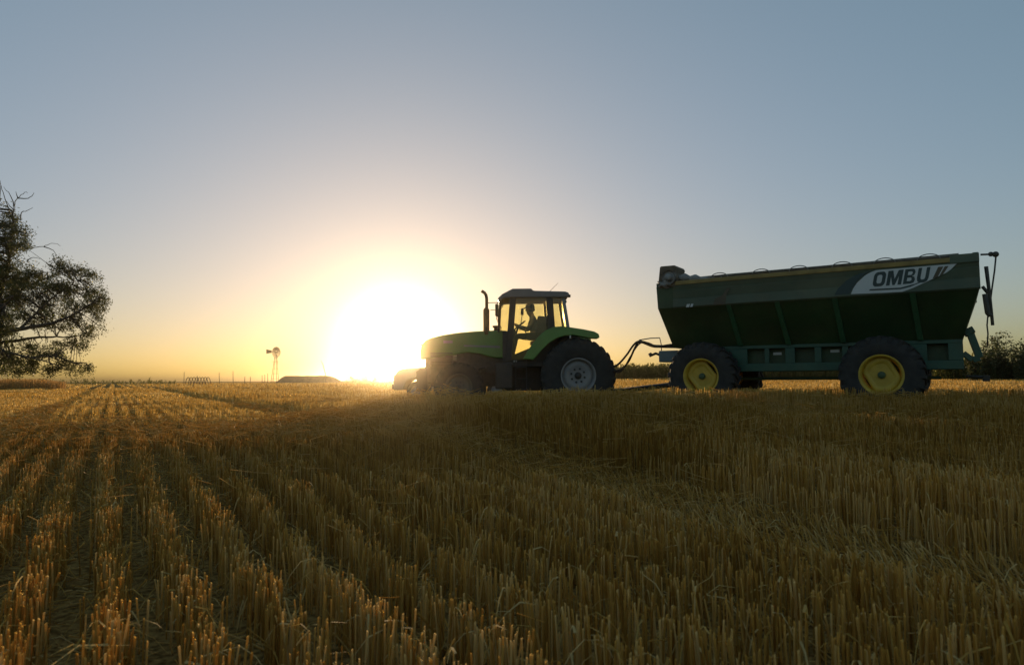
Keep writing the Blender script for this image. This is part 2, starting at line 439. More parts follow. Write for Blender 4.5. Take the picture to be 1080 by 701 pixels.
ROW = .29
def stem_params(x, y, tillers, spread, hj=.05):
    n = len(x)
    cnt = rng.integers(tillers[0], tillers[1] + 1, n)
    idx = np.repeat(np.arange(n), cnt); blot = .5 * (vnoise(x / 1.1, y / 1.1, 81) - .5) + .3 * (vnoise(x / 4, y / 4, 82) - .5)
    plean = rng.normal(0, .05, n); paz = rng.uniform(0, 2*PI, n); ptint = rng.uniform(.2, .8, n) + blot
    X = x[idx] + rng.normal(0, spread, idx.size); Y = y[idx] + rng.normal(0, spread, idx.size)
    h, fl = height(X, Y)
    h = h * (1 + rng.normal(0, hj, idx.size)) * np.where(rng.random(idx.size) < .20, rng.uniform(.4, 1.12, idx.size), 1)
    bent = rng.random(idx.size) < .05
    lean = bent * rng.uniform(.3, 1.1, idx.size) + np.abs(plean[idx] + rng.normal(0, .055, idx.size)) + fl * rng.uniform(.2, 1.25, idx.size)
    azr = np.where(fl > .3, RAZ * 0 + PI/2 - RAZ + rng.normal(0, .7, idx.size), paz[idx] + rng.normal(0, .8, idx.size))
    h = h * (1 - .35 * fl)
    tint = np.clip(ptint[idx] + rng.normal(0, .27, idx.size), 0, 1)
    return X, Y, h, lean, azr, tint
# near: round bent straws
x, y = stems(.5, 5.5, ROW, 30)
X, Y, h, ln, az, ti = stem_params(x, y, (3, 7), .040)
add_prisms(X, Y, h, rng.uniform(.0026, .0052, len(X)), ln, az, 6, 3, ti, .5)
# dry leaf blades hanging from the near straw
sel = rng.random(len(X)) < .22
def leaves(X, Y, h, tint, L=(.06, .2)):
    n = len(X); z = G(X, Y) + h * rng.uniform(.25, .98, n); a = rng.uniform(0, 2*PI, n); l = rng.uniform(*L, n)
    up = rng.uniform(-.3, .9, n); wd = rng.uniform(.0025, .006, n)
    pts = []
    for t in (0, .4, .75, 1.0):
        r = l * t; zz = z + l * (up * t - 1.1 * t * t)
        zz = np.maximum(zz, G(X, Y) + .006)
        c = np.stack([X + np.cos(a) * r, Y + np.sin(a) * r, zz], 1)
        wv = np.stack([-np.sin(a), np.cos(a), rng.uniform(-.5, .5, n)], 1) * (wd * (1 - .75 * t))[:, None]
        pts += [c - wv, c + wv]
    Vs = np.stack(pts, 1); base = (np.arange(n) * 8)[:, None] + OFF[0]
    for i in range(3): SF.append(base + np.array([[2*i, 2*i+1, 2*i+3, 2*i+2]]))
    SV.append(Vs.reshape(-1, 3)); ST.append(np.repeat(tint, 8)); OFF[0] += n * 8
leaves(X[sel], Y[sel], h[sel], np.clip(ti[sel] + .15, 0, 1))
x, y = stems(5.5, 13, ROW, 26)
X, Y, h, ln, az, ti = stem_params(x, y, (3, 7), .042)
add_prisms(X, Y, h, rng.uniform(.003, .0047, len(X)), ln, az, 3, 1, ti)
sel = rng.random(len(X)) < .10; leaves(X[sel], Y[sel], h[sel], np.clip(ti[sel] + .15, 0, 1))
n_near = OFF[0]
x, y = stems(13, 28, ROW, 14)
X, Y, h, ln, az, ti = stem_params(x, y, (2, 5), .042)
add_blades(X, Y, G(X, Y), h, rng.uniform(.007, .013, len(X)), ln, az, ti)
x, y = stems(28, 62, ROW, 7)
X, Y, h, ln, az, ti = stem_params(x, y, (1, 3), .055)
add_blades(X, Y, G(X, Y), h, rng.uniform(.02, .04, len(X)), ln, az, ti)
x, y = stems(62, 190, ROW * 4, 2.2)
X, Y, h, ln, az, ti = stem_params(x, y, (1, 1), .1)
add_blades(X, Y, G(X, Y), h, rng.uniform(.06, .14, len(X)), ln, az, ti)
tag(np_mesh('stubble', np.concatenate(SV), SF and [np.concatenate([f for f in SF])], M['straw'], tint=np.concatenate(ST), smooth=False),
    'golden cut wheat stubble standing in drill rows', kind='stuff')

# loose straw lying on and between the rows
SV, SF, ST = [], [], []; OFF[0] = 0
def lying(n, ymax, L, onto, only_flat=False):
    y = ymax * np.sqrt(rng.random(n)); x = rng.uniform(-1, 1, n) * (.78 * y + 1.0)
    ok = y > (.7 if ymax < 8 else 4.5); x, y = x[ok], y[ok]; n = len(x)
    h, fl = height(x, y)
    if only_flat:
        k_ = fl > .35 + .3 * rng.random(n); x, y, h = x[k_], y[k_], h[k_]; n = len(x)
    l = rng.uniform(*L, n); a = rng.uniform(0, 2*PI, n); tilt = rng.normal(0, .25, n)
    top = rng.random(n) < onto
    z = G(x, y) + np.where(top, h * rng.uniform(.6, 1.05, n), rng.uniform(.012, .10, n))
    rad = rng.uniform(.0016, .0028, n) * np.maximum(1, y / 6)
    d = np.stack([np.cos(a) * np.cos(tilt), np.sin(a) * np.cos(tilt), np.sin(tilt)], 1)
    side = np.cross(d, np.array([0, 0, 1.0])); side /= np.linalg.norm(side, axis=1)[:, None]; upv = np.cross(side, d)
    c = np.stack([x, y, z], 1); bend = rng.normal(0, .08, n) * l
    lev = []
    for t in (-.5, 0, .5):
        p = c + d * (l * t)[:, None] + side * (bend * (1 - 4*t*t))[:, None]
        p[:, 2] = np.maximum(p[:, 2], G(p[:, 0], p[:, 1]) + .004)
        lev.append(np.stack([p + (side * math.cos(q) + upv * math.sin(q)) * rad[:, None] for q in (0, 2.09, 4.19)], 1))
    Vs = np.stack(lev, 1); base = (np.arange(n) * 9)[:, None] + OFF[0]
    for i in range(2):
        for j in range(3): SF.append(base + np.array([[i*3+j, i*3+(j+1) % 3, i*3+3+(j+1) % 3, i*3+3+j]]))
    SV.append(Vs.reshape(-1, 3)); ST.append(np.repeat(rng.uniform(.3, 1, n), 9)); OFF[0] += n * 9
lying(5000, 7, (.03, .18), .05); lying(9000, 16, (.08, .35), .30); lying(5000, 30, (.12, .4), .5); lying(60000, 22, (.08, .35), .25, True)
tag(np_mesh('loose_straw', np.concatenate(SV), [np.concatenate(SF)], M['straw'], tint=np.concatenate(ST)), 'broken straw lying loose among the stubble', kind='stuff')

# ------------------------------------------------------------------ wheels
def tyre_mb(Rr, rim, wd, lugs, depth=.030):
    m = MB(); h = wd / 2
    prof = [(rim - .01, -h*.80), (rim + .03, -h*.92), (rim + (Rr - rim)*.45, -h*1.0), (Rr - depth - .05, -h*.93), (Rr - depth, -h*.74),
            (Rr - depth + .008, 0), (Rr - depth, h*.74), (Rr - depth - .05, h*.93), (rim + (Rr - rim)*.45, h*1.0), (rim + .03, h*.92), (rim - .01, h*.80)]
    m.lathe(prof, k=72)
    def P(a, y, r): return Vector((r * math.cos(a), y, r * math.sin(a)))
    for sgn in (-1, 1):
        for i in range(lugs):
            a0 = 2*PI * (i + (0 if sgn < 0 else .5)) / lugs
            secs = []
            for t in (0, .3, .62, .85, 1.0):
                y = sgn * (-.04*h + t * h * 1.0)
                a = a0 + t * .30 * (1.6 / lugs * 10)
                rt = Rr - (0.0 if t < .9 else .018); rb = Rr - depth - .02 - (.09 if t > .9 else (.03 if t > .8 else 0))
                wa = (.026 + .016 * t) / Rr
                secs.append([P(a - wa*1.25, y, rb), P(a - wa*.8, y, rt), P(a + wa*.8, y, rt), P(a + wa*1.25, y, rb)])
            vs = [[m.bm.verts.new(p) for p in s_] for s_ in secs]
            for q in range(len(vs) - 1):
                for j in range(3): m.bm.faces.new((vs[q][j], vs[q][j+1], vs[q+1][j+1], vs[q+1][j]))
            m.bm.faces.new(vs[0]); m.bm.faces.new(vs[-1][::-1])
    return m
def rim_mb(rim, wd, inset):
    """barrel + outer flange + dished disc; the outer face is -y"""
    h = wd / 2; m = MB()
    m.lathe([(rim + .022, -h*.80), (rim + .028, -h*.86), (rim + .005, -h*.885), (rim - .025, -h*.84), (rim - .04, -h*.55), (rim - .07, -h*.30), (rim - .07, h*.4), (rim, h*.8), (rim + .02, h*.8)], k=56)
    return m

def tractor_wheel(parent, name, x, y, z, Rr, rim, wd, lugs, side, holes):
    wroot = bpy.data.objects.new(name, None); COL.objects.link(wroot); wroot.parent = parent
    wroot.location = (x, y, z); wroot.rotation_euler = (0, random.random() * .6, 0 if side < 0 else PI)
    tyre_mb(Rr, rim, wd, lugs).build('tyre', M['rubber'], wroot)
    m = rim_mb(rim, wd, .1); h = wd / 2
    m.lathe([(rim - .055, -h*.38), (rim - .09, -h*.46), (rim*.62, -h*.52), (rim*.50, -h*.40), (rim*.18, -h*.38), (0, -h*.38)], k=48)
    m.build('rim', M['silver'] if holes and Rr > .8 else M['dull_rim'], wroot)
    hb_ = MB().lathe([(rim*.20, -h*.37), (rim*.20, -h*.52), (rim*.14, -h*.62), (0, -h*.64)], k=24)
    for i in range(holes):
        a = 2*PI * i / holes
        c = (rim*.40 * math.cos(a), 0, rim*.40 * math.sin(a))
        hb_.lathe([(rim*.062, -h*.36), (rim*.062, -h*.45), (rim*.045, -h*.47), (0, -h*.47)], c, k=10)
    hb_.build('hub', M['black'], wroot)
    return wroot

# ------------------------------------------------------------------ tractor (faces left; near side is -y)
TR = empty('tractor', (1.68, 18.40, .0), 0, 'green tractor with grey cab roof, standing in stubble and hitched to the grain cart', 'tractor')
HZ = .885
def tx(px): return (px - 609) / 41.0
def tz(py): return HZ + (396.7 - py) / 41.0
NS = -.90                                     # plane of the near wheel face
for s in (-1, 1):
    tractor_wheel(TR, 'rear_wheel', 0, s*.80, HZ, .955, .435, .56, 26, s, 8)
    tractor_wheel(TR, 'front_wheel', tx(484), s*.80, .60, .64, .34, .42, 22, s, 8)
# chassis and engine
m = MB()
m.box(tx(452), tx(536), -.28, .28, .62, 1.30)
m.box(tx(480), tx(530), -.36, .36, .95, 1.52)
m.box(tx(445), tx(470), -.30, .30, .70, 1.15)
m.box(tx(530), tx(600), -.34, .34, .50, 1.25)
m.box(tx(575), .42, -.30, .30, .60, 1.15)
m.lathe([(.13, -.78), (.13, .78)], (0, 0, HZ), k=20)
m.lathe([(.24, -.36), (.24, -.10)], (tx(500), 0, 1.05), k=20)
m.build('chassis', M['engine'], TR, .02)
m = MB().lathe([(.09, -.70), (.09, .70)], (tx(484), 0, .63), k=16); m.box(tx(484)-.12, tx(484)+.12, -.5, .5, .52, .74)
m.build('front_axle', M['engine'], TR, .015)
# bonnet with rounded falling nose
prof = [(534, 347.6), (520, 347.4), (500, 348.2), (480, 349.8), (465, 352), (452, 354.8), (446, 357.5), (442.5, 362), (441.2, 370), (441.5, 377)]
low = [(447, 377.5), (470, 374.5), (492, 371), (505, 372.5), (514, 375.5), (522, 377), (534, 377.4)]
m = MB()
pl = [(tx(a), tz(b)) for a, b in prof + low]
secs = []
for yy, sh in ((-.46, .035), (-.44, .0), (.44, .0), (.46, .035)):
    secs.append([m.bm.verts.new((u + (sh if u < -3.6 else 0), yy, v - (sh if v > 1.75 else -sh*.3))) for u, v in pl])
for q in range(3):
    for i in range(len(pl)):
        j = (i + 1) % len(pl); m.bm.faces.new((secs[q][i], secs[q][j], secs[q+1][j], secs[q+1][i]))
m.bm.faces.new(secs[0]); m.bm.faces.new(secs[-1][::-1])
BON = m.build('bonnet', M['tractor_green'], TR, .02)
m = MB()
for k in range(9):
    zz = tz(372) - k * .035
    m.box(tx(452), tx(476), -.475, .475, zz, zz + .016)
m.box(tx(440.2), tx(442), -.34, .34, tz(378), tz(360)); m.build('grille', M['black'], BON)
m = MB().prism([(tx(488), tz(363)), (tx(488), tz(364.6)), (tx(527), tz(366.6)), (tx(527), tz(364.2))], -.4635, -.4605)
m.prism([(tx(466), tz(358)), (tx(466), tz(361)), (tx(476), tz(361)), (tx(476), tz(358))], -.4635, -.4605)
m.build('decal_stripe', M['stripe'], BON)
for s in (-1, 1):
    MB().box(tx(440.0), tx(442.5), s*.24-.11, s*.24+.11, tz(368), tz(363)).build('headlight', M['lamp'], BON, .01)
# radiator / fuel side boxes
m = MB(); m.box(tx(446), tx(451), -.36, .36, .95, 1.4); m.build('radiator_frame', M['black'], TR, .01)
m = MB()
for k in range(7):
    yy = -.42 + k * .14
    m.prism([(tx(437), .50), (tx(437), 1.02), (tx(441), 1.10), (tx(449), 1.10), (tx(449), .50)], yy - .055, yy + .055)
m.build('front_weight', M['black'], TR, .012)
MB().box(tx(522), tx(541), -.80, -.36, .55, 1.22).build('fuel_tank', M['black'], TR, .04)
MB().box(tx(524), tx(560), .36, .78, .55, 1.15).build('battery_box', M['black'], TR, .03)
m = MB()
for k, zz in enumerate((.52, .80, 1.08)):
    m.box(tx(544), tx(555), -.94 + k*.03, -.70, zz, zz + .03)
m.box(tx(544)-.02, tx(544), -.94, -.70, .50, 1.35); m.box(tx(555), tx(555)+.02, -.94, -.70, .50, 1.35)
m.build('step', M['black'], TR, .004)
MB().box(tx(541.5), tx(545), -.83, -.80, tz(382), tz(380.3)).build('marker_lamp', M['lamp'], TR, .006)
MB().tube([(tx(505), -.35, 1.0), (tx(505), -.52, 1.08), (tx(512), -.56, 1.12)], .04).build('air_pipe', M['black'], TR)
# exhaust on the near front corner of the cab
m = MB()
ex = tx(512.4); ey = -.40
m.tube([(ex, ey, tz(352)), (ex, ey, tz(348)), (ex, ey, tz(325)), (ex, ey, tz(322.5))], [.075, .082, .082, .045], 16)
m.tube([(ex + .01, ey, tz(324)), (ex + .01, ey, tz(313)), (ex - .005, ey, tz(309)), (ex - .045, ey, tz(306.3)), (ex - .125, ey, tz(304.2))], .042, 14)
m.build('exhaust_pipe', M['rust'], TR)
MB().lathe([(.05, tz(350)), (.07, tz(349)), (.05, tz(343)), (.09, tz(342.5)), (.09, tz(340.5)), (0, tz(340))], (tx(522), .15, 0), 'z', 16).build('air_intake', M['black'], TR)
# cab
CN, CF = -.76, .76
m = MB()
m.prism([(tx(534), tz(386)), (tx(534), tz(377)), (tx(598), tz(351)), (tx(600), tz(346)), (tx(596), tz(346)), (tx(580), tz(372)), (tx(572), tz(386))], -.58, .58)
m.box(tx(534), tx(575), CN, CF, tz(387), tz(382))
m.box(tx(530), tx(537), -.72, .72, tz(384), tz(349))
m.build('cab_floor', M['black'], TR, .012)
def pillar(pts, wx, y0, y1, mt):
    mm = MB()
    (xa, za), (xb, zb) = pts
    mm.hexa([(xa - wx, y0, za), (xa + wx, y0, za), (xa + wx, y1, za), (xa - wx, y1, za), (xb - wx, y0, zb), (xb + wx, y0, zb), (xb + wx, y1, zb), (xb - wx, y1, zb)])
    return mm.build('pillar', mt, TR, .01)
for s in (-1, 1):
    o0, o1 = (CN, CN + .08) if s < 0 else (CF - .08, CF)
    pillar(((tx(536), tz(381)), (tx(541.5), tz(313))), .080, o0, o1, M['black'])
    pillar(((tx(582.5), tz(350)), (tx(580), tz(313))), .092, o0, o1, M['black'])
    i0, i1 = (CN + .06, CN + .13) if s < 0 else (CF - .13, CF - .06)
    pillar(((tx(600), tz(346.5)), (tx(595), tz(313))), .045, i0, i1, M['grey'])
    f0, f1 = (-.60, -.55) if s < 0 else (.55, .60)
    pillar(((tx(525.5), tz(350)), (tx(527.5), tz(313))), .022, f0, f1, M['black'])
# glass panes: each its own part
def pane(name, pts, th=(0, .006, 0)):
    mm = MB(); a = [mm.bm.verts.new(p) for p in pts]; b = [mm.bm.verts.new(Vector(p) + Vector(th)) for p in pts]; n = len(a)
    mm.bm.faces.new(a); mm.bm.faces.new(b[::-1])
    for i in range(n): mm.bm.faces.new((a[(i+1) % n], a[i], b[i], b[(i+1) % n]))
    return mm.build(name, M['cab_glass'], TR)
pane('windscreen', [(tx(525), -.55, tz(349)), (tx(525), .55, tz(349)), (tx(527), .55, tz(314)), (tx(527), -.55, tz(314))], (.006, 0, 0))
for s in (-1, 1):
    yo = CN + .03 if s < 0 else CF - .036
    d_ = pane('door_window', [(tx(538.5), yo, tz(379)), (tx(553), yo, tz(379)), (tx(558), yo, tz(371)), (tx(568), yo, tz(358)), (tx(580), yo, tz(348)), (tx(578.5), yo, tz(314)), (tx(543), yo, tz(314))])
    pane('quarter_window', [(tx(526.5), s*.57, tz(349)), (tx(535.5), yo, tz(349)), (tx(539.5), yo, tz(314)), (tx(528.5), s*.57, tz(314))])
    pane('side_window', [(tx(584.5), yo + .03*(-s), tz(346)), (tx(598.5), yo + .06*(-s), tz(346)), (tx(594), yo + .06*(-s), tz(314)), (tx(582.3), yo + .03*(-s), tz(314))])
    mm = MB().tube([(tx(577), yo - .02*(1 if s < 0 else -1), tz(344)), (tx(577), yo + s*.05, tz(343)), (tx(577), yo + s*.05, tz(338)), (tx(577), yo - .02*(1 if s < 0 else -1), tz(337))], .010)
    mm.build('grab_handle', M['black'], TR)
pane('rear_window', [(tx(600), -.62, tz(347)), (tx(600), .62, tz(347)), (tx(595.5), .62, tz(314)), (tx(595.5), -.62, tz(314))], (.006, 0, 0))
# roof: stepped top, drooping front visor
m = MB()
m.prism([(tx(526), tz(318)), (tx(525.2), tz(314)), (tx(530), tz(309.5)), (tx(541), tz(303.9)), (tx(561), tz(303.8)), (tx(563), tz(306.2)), (tx(597), tz(307.2)), (tx(601), tz(308.6)), (tx(601.5), tz(312)), (tx(598), tz(313.6)), (tx(537), tz(313.6)), (tx(531), tz(314.2))], -.80, .80)
RF = m.build('roof', M['grey_roof'], TR, .035, seg=3)
for s in (-1, 1):
    MB().box(tx(600.5), tx(603), s*.66-.07, s*.66+.07, tz(313), tz(310.3)).build('work_light', M['black'], RF, .01)
    MB().box(tx(525.6), tx(528.5), s*.60-.09, s*.60+.09, tz(317), tz(314)).build('work_light', M['lamp'], RF, .01)
MB().tube([(tx(580), -.55, tz(307)), (tx(590), -.55, tz(297))], [.007, .004], 6).build('antenna', M['black'], RF)
# mirror on a thin arm ahead of the cab
for s in (-1, 1):
    mm = MB().tube([(tx(530), s*.72, tz(316)), (tx(526), s*.88, tz(319.2)), (tx(515), s*.93, tz(319.6))], .010)
    mm.tube([(tx(525), s*.90, tz(319.3)), (tx(524), s*.90, tz(337)), (tx(529), s*.74, tz(346))], .010)
    mi = mm.build('mirror_arm', M['black'], TR)
    MB().box(tx(523.0), tx(525.6), s*.90-.11, s*.90+.11, tz(334), tz(321), Matrix.Rotation(.12*s, 3, 'Z')).build('mirror', M['black'], mi, .02)
# fenders
outer = [(551.5, 379), (556, 371), (562, 362.5), (568, 355.5), (575, 349.5), (583, 346), (592, 345.3), (602, 346.5), (615, 348.6), (626, 351), (630.5, 353.5), (631.5, 357)]
inner = [(630, 358.3), (622, 358), (614, 356.4), (604, 354.5), (595, 355.2), (587, 357.6), (579, 362.5), (572, 369), (566, 376), (562, 380)]
for s in (-1, 1):
    y0, y1 = (-1.08, -.74) if s < 0 else (.74, 1.08)
    f_ = MB().prism([(tx(a), tz(b)) for a, b in outer + inner], y0, y1).build('fender', M['tractor_green'], TR, .015)
    MB().box(tx(600), tx(601.4), s*1.10-.02, s*1.10+.02, tz(358), tz(355)).build('reflector', M['lamp'], f_, .004)
    m = MB().prism([(tx(562), tz(380)), (tx(575), tz(365)), (tx(595), tz(354)), (tx(600), tz(347)), (tx(586), tz(350)), (tx(572), tz(360)), (tx(556), tz(380))], s*.70 - .03, s*.70 + .03)
    m.build('cab_lower_panel', M['black'], TR, .008)
    MB().prism([(tx(a), tz(b)) for a, b in [(560, 381), (566, 370), (575, 358), (586, 350), (600, 349), (612, 354.5), (618, 360), (618, 384), (560, 384)]], s*.47 - .02, s*.47 + .02).build('wheel_arch_liner', M['black'], TR)
# inside the cab
m = MB(); m.box(tx(560), tx(574), -.22, .22, tz(363), tz(358.5)); m.box(tx(567.0), tx(577.5), -.29, .29, tz(361), tz(331.5), Matrix.Rotation(.10, 3, 'Y'))
m.box(tx(563), tx(574), -.14, .14, tz(380), tz(363)); m.build('seat', M['seat'], TR, .035)
m = MB()
m.tube([(tx(541), 0, tz(374)), (tx(543.5), 0, tz(352)), (tx(547.5), 0, tz(341.5))], [.05, .035, .022], 10)
m.box(tx(536), tx(544), -.20, .20, tz(356), tz(345)); m.build('steering_column', M['black'], TR, .02)
m = MB(); c = Vector((tx(548.6), 0, tz(340.6))); q = Matrix.Rotation(R(-38), 3, 'Y')
ring = [c + q @ Vector((.19*math.cos(2*PI*i/28), .19*math.sin(2*PI*i/28), 0)) for i in range(29)]
m.tube(ring, .014, 8, False)
for a in (0, 2.1, 4.2): m.tube([c, c + q @ Vector((.19*math.cos(a), .19*math.sin(a), 0))], .010, 6)
m.build('steering_wheel', M['black'], TR)
m = MB().box(tx(550), tx(553.5), .42, .60, tz(327), tz(320.5)); m.tube([(tx(552), .5, tz(326)), (tx(549), .6, tz(345))], .012); m.build('monitor', M['black'], TR, .01)
m = MB().tube([(tx(556), -.36, tz(352)), (tx(553), -.36, tz(344))], [.016, .024], 8); m.box(tx(556), tx(572), -.48, -.30, tz(358), tz(350)); m.build('side_console', M['black'], TR, .015)
# rear linkage and hitch
m = MB()
m.box(.30, 1.15, -.06, .06, .42, .50); m.box(1.02, 1.22, -.09, .09, .40, .54)
for s in (-1, 1):
    m.tube([(.35, s*.30, .62), (1.0, s*.40, .48)], .035, 8); m.tube([(.30, s*.32, 1.15), (.75, s*.40, 1.05), (.78, s*.38, .55)], .025, 8)
m.build('hitch', M['black'], TR, .008)

# ------------------------------------------------------------------ driver
def skin_person(name, joints, edges, mats, zone, parent_loc):
    me = bpy.data.meshes.new(name); keys = list(joints)
    me.from_pydata([joints[k][0] for k in keys], [(keys.index(a), keys.index(b)) for a, b in edges], [])
    o = bpy.data.objects.new(name, me); COL.objects.link(o)
    o.modifiers.new('skin', 'SKIN')
    sv = me.skin_vertices[0].data
    for i, k in enumerate(keys):
        r = joints[k][1]; sv[i].radius = r if isinstance(r, tuple) else (r, r); sv[i].use_root = (k == 'pelvis')
    sb = o.modifiers.new('sub', 'SUBSURF'); sb.levels = 2; sb.render_levels = 2
    dg = bpy.context.evaluated_depsgraph_get(); dg.update()
    nm = bpy.data.meshes.new_from_object(o.evaluated_get(dg))
    o.modifiers.clear(); o.data = nm; nm.name = name; bpy.data.meshes.remove(me)
    nm.materials.clear()
    for k in mats: nm.materials.append(M[k])
    for p in nm.polygons: p.material_index = zone(p.center); p.use_smooth = True
    o.location = parent_loc; o.scale = (1.13, 1.13, 1.10)
    return o
# local frame: x forward is -x (he looks left), seat surface at z = 0
J = dict(pelvis=((0, 0, .10), (.155, .12)), waist=((-.03, 0, .26), (.17, .15)), chest=((-.06, 0, .44), (.20, .165)), neck_base=((-.09, 0, .575), (.085, .075)),
         neck=((-.115, 0, .64), .066), jaw=((-.150, 0, .695), (.070, .072)), head=((-.145, 0, .775), (.085, .098)), crown=((-.135, 0, .845), (.070, .075)),
         nose=((-.255, 0, .745), .014), chin=((-.225, 0, .685), .024))
E_ = [('pelvis','waist'),('waist','chest'),('chest','neck_base'),('neck_base','neck'),('neck','jaw'),('jaw','head'),('head','crown'),('head','nose'),('jaw','chin')]
for s, n in ((-1, 'near'), (1, 'far')):
    J.update({f'ear_{n}': ((-.14, s*.105, .765), .018), f'sh_{n}': ((-.08, s*.185, .535), .072), f'el_{n}': ((-.19, s*.26, .27), .056), f'wr_{n}': ((-.42, s*.165, .345), .036),
              f'palm_{n}': ((-.475, s*.145, .385), (.042, .026)),
              f'hip_{n}': ((-.04, s*.10, .085), .098), f'kn_{n}': ((-.47, s*.15, .12), .070), f'an_{n}': ((-.55, s*.15, -.30), .046), f'heel_{n}': ((-.54, s*.15, -.36), .045), f'toe_{n}': ((-.74, s*.16, -.385), .036)})
    E_ += [('head', f'ear_{n}'), ('chest', f'sh_{n}'), (f'sh_{n}', f'el_{n}'), (f'el_{n}', f'wr_{n}'), (f'wr_{n}', f'palm_{n}'), ('pelvis', f'hip_{n}'), (f'hip_{n}', f'kn_{n}'), (f'kn_{n}', f'an_{n}'), (f'an_{n}', f'heel_{n}'), (f'heel_{n}', f'toe_{n}')]
    for i, (dy, ln_) in enumerate(((-.030, .040), (-.010, .047), (.010, .044), (.030, .034))):
        a, b = f'fa{i}_{n}', f'fb{i}_{n}'
        J[a] = ((-.515, s*.145 + dy, .42), .010); J[b] = ((-.515 - ln_*.5, s*.145 + dy, .42 - ln_*.7), .008)
        E_ += [(f'palm_{n}', a), (a, b)]
    J[f'th_{n}'] = ((-.475, s*.145 - s*.05, .375), .011); J[f'tt_{n}'] = ((-.51, s*.145 - s*.055, .365), .009)
    E_ += [(f'palm_{n}', f'th_{n}'), (f'th_{n}', f'tt_{n}')]
def zone(c):
    if c.z > .60: return 0
    if c.x < -.46 and c.z > .22: return 0
    if c.z > .17 and not (c.x < -.15 and c.z < .2): return 1
    return 3 if c.z < -.27 else 2
TL = Vector(TR.location)
SEAT = Vector((tx(566.8), 0, tz(357.8))) + TL
DRV = skin_person('person', J, E_, ('skin', 'shirt', 'trousers', 'boots'), zone, SEAT)
tag(DRV, 'person in dark cap and grey shirt sitting in the tractor cab, hands on the wheel', 'person')
m = MB().lathe([(.112, .0), (.112, .035), (.100, .085), (.065, .115), (0, .122)], (-.140, 0, .80), 'z', 24)
m.hexa([(-.345, -.075, .785), (-.22, -.098, .802), (-.22, .098, .802), (-.345, .075, .785), (-.345, -.075, .792), (-.22, -.098, .814), (-.22, .098, .814), (-.345, .075, .792)])
m.build('cap', M['cap'], DRV)
m = MB(); m.ball((-.122, 0, .765), .10, 1, 1.02, .72); m.build('hair', M['hair'], DRV)
for s in (-1, 1): MB().ball((-.228, s*.035, .768), .012, .6, 1.3, .8, 10, 6).build('eye', M['dark_decal'], DRV)

# ------------------------------------------------------------------ grain cart
CA = R(-33); CW = Vector((8.065, 14.73, .08))
CART = empty('grain_cart', CW, CA, 'dark green high-sided grain cart with yellow rims and white lettering on its side', 'grain cart')
CI = Matrix.Rotation(-CA, 3, 'Z')
def cl(p): return CI @ (Vector(p) - CW)
def cside(px, py, yl):
    """where the sight line through a photo pixel meets the cart's own plane y = yl"""
    o = cl((0, 0, EYE)); d = CI @ ray(px, py); t = (yl - o.y) / d.y
    p = o + d * t; return (p.x, p.z)
ZT, ZP, ZC, ZB = 2.99, 2.36, 1.45, .865       # top edge, panel foot, chassis top, chassis bottom
YS, YC = 1.40, .75
XF, XR = -4.62, 1.69
XFc, XRc = -4.46, 1.39
# hopper: flared sides, sloping ends, open top with a thin wall
m = MB()
O = [[(XF, -YS, ZT-.12), (XR, -YS, ZT-.12), (XR, YS, ZT-.12), (XF, YS, ZT-.12)], [(XF+.03, -YS, ZP), (XR, -YS, ZP), (XR, YS, ZP), (XF+.03, YS, ZP)], [(XFc, -YC, ZC), (XRc, -YC, ZC), (XRc, YC, ZC), (XFc, YC, ZC)]]
Iv = [[(x + (.05 if x < 0 else -.05), y*.965, z) for x, y, z in O[0]], [(x + (.05 if x < 0 else -.05), y*.965, z) for x, y, z in O[1]], [(XFc+.4, -YC*.5, ZC+.06), (XRc-.3, -YC*.5, ZC+.06), (XRc-.3, YC*.5, ZC+.06), (XFc+.4, YC*.5, ZC+.06)]]
ov = [[m.bm.verts.new(p) for p in r_] for r_ in O]; iv = [[m.bm.verts.new(p) for p in r_] for r_ in Iv]
for a in range(2):
    for i in range(4):
        j = (i + 1) % 4
        m.bm.faces.new((ov[a][i], ov[a][j], ov[a+1][j], ov[a+1][i])); m.bm.faces.new((iv[a][i], iv[a+1][i], iv[a+1][j], iv[a][j]))
for i in range(4):
    j = (i + 1) % 4; m.bm.faces.new((ov[0][i], iv[0][i], iv[0][j], ov[0][j]))
m.bm.faces.new(ov[2]); m.bm.faces.new(iv[2][::-1])
HOP = m.build('hopper', M['cart_green'], CART)
# ribs down the slope
for s in (-1, 1):
    for xt, xb in ((-2.95, -2.86), (-1.92, -1.82), (-.79, -.72), (.60, .68)):
        m = MB()
        t = .10
        m.hexa([(xb - .05, s*(YC + t), ZC), (xb + .05, s*(YC + t), ZC), (xb + .05, s*(YC - .02), ZC), (xb - .05, s*(YC - .02), ZC),
                (xt - .05, s*(YS + t*.2), ZP), (xt + .05, s*(YS + t*.2), ZP), (xt + .05, s*(YS - .06), ZP), (xt - .05, s*(YS - .06), ZP)])
        m.build('rib', M['rib_green'], CART, .008)
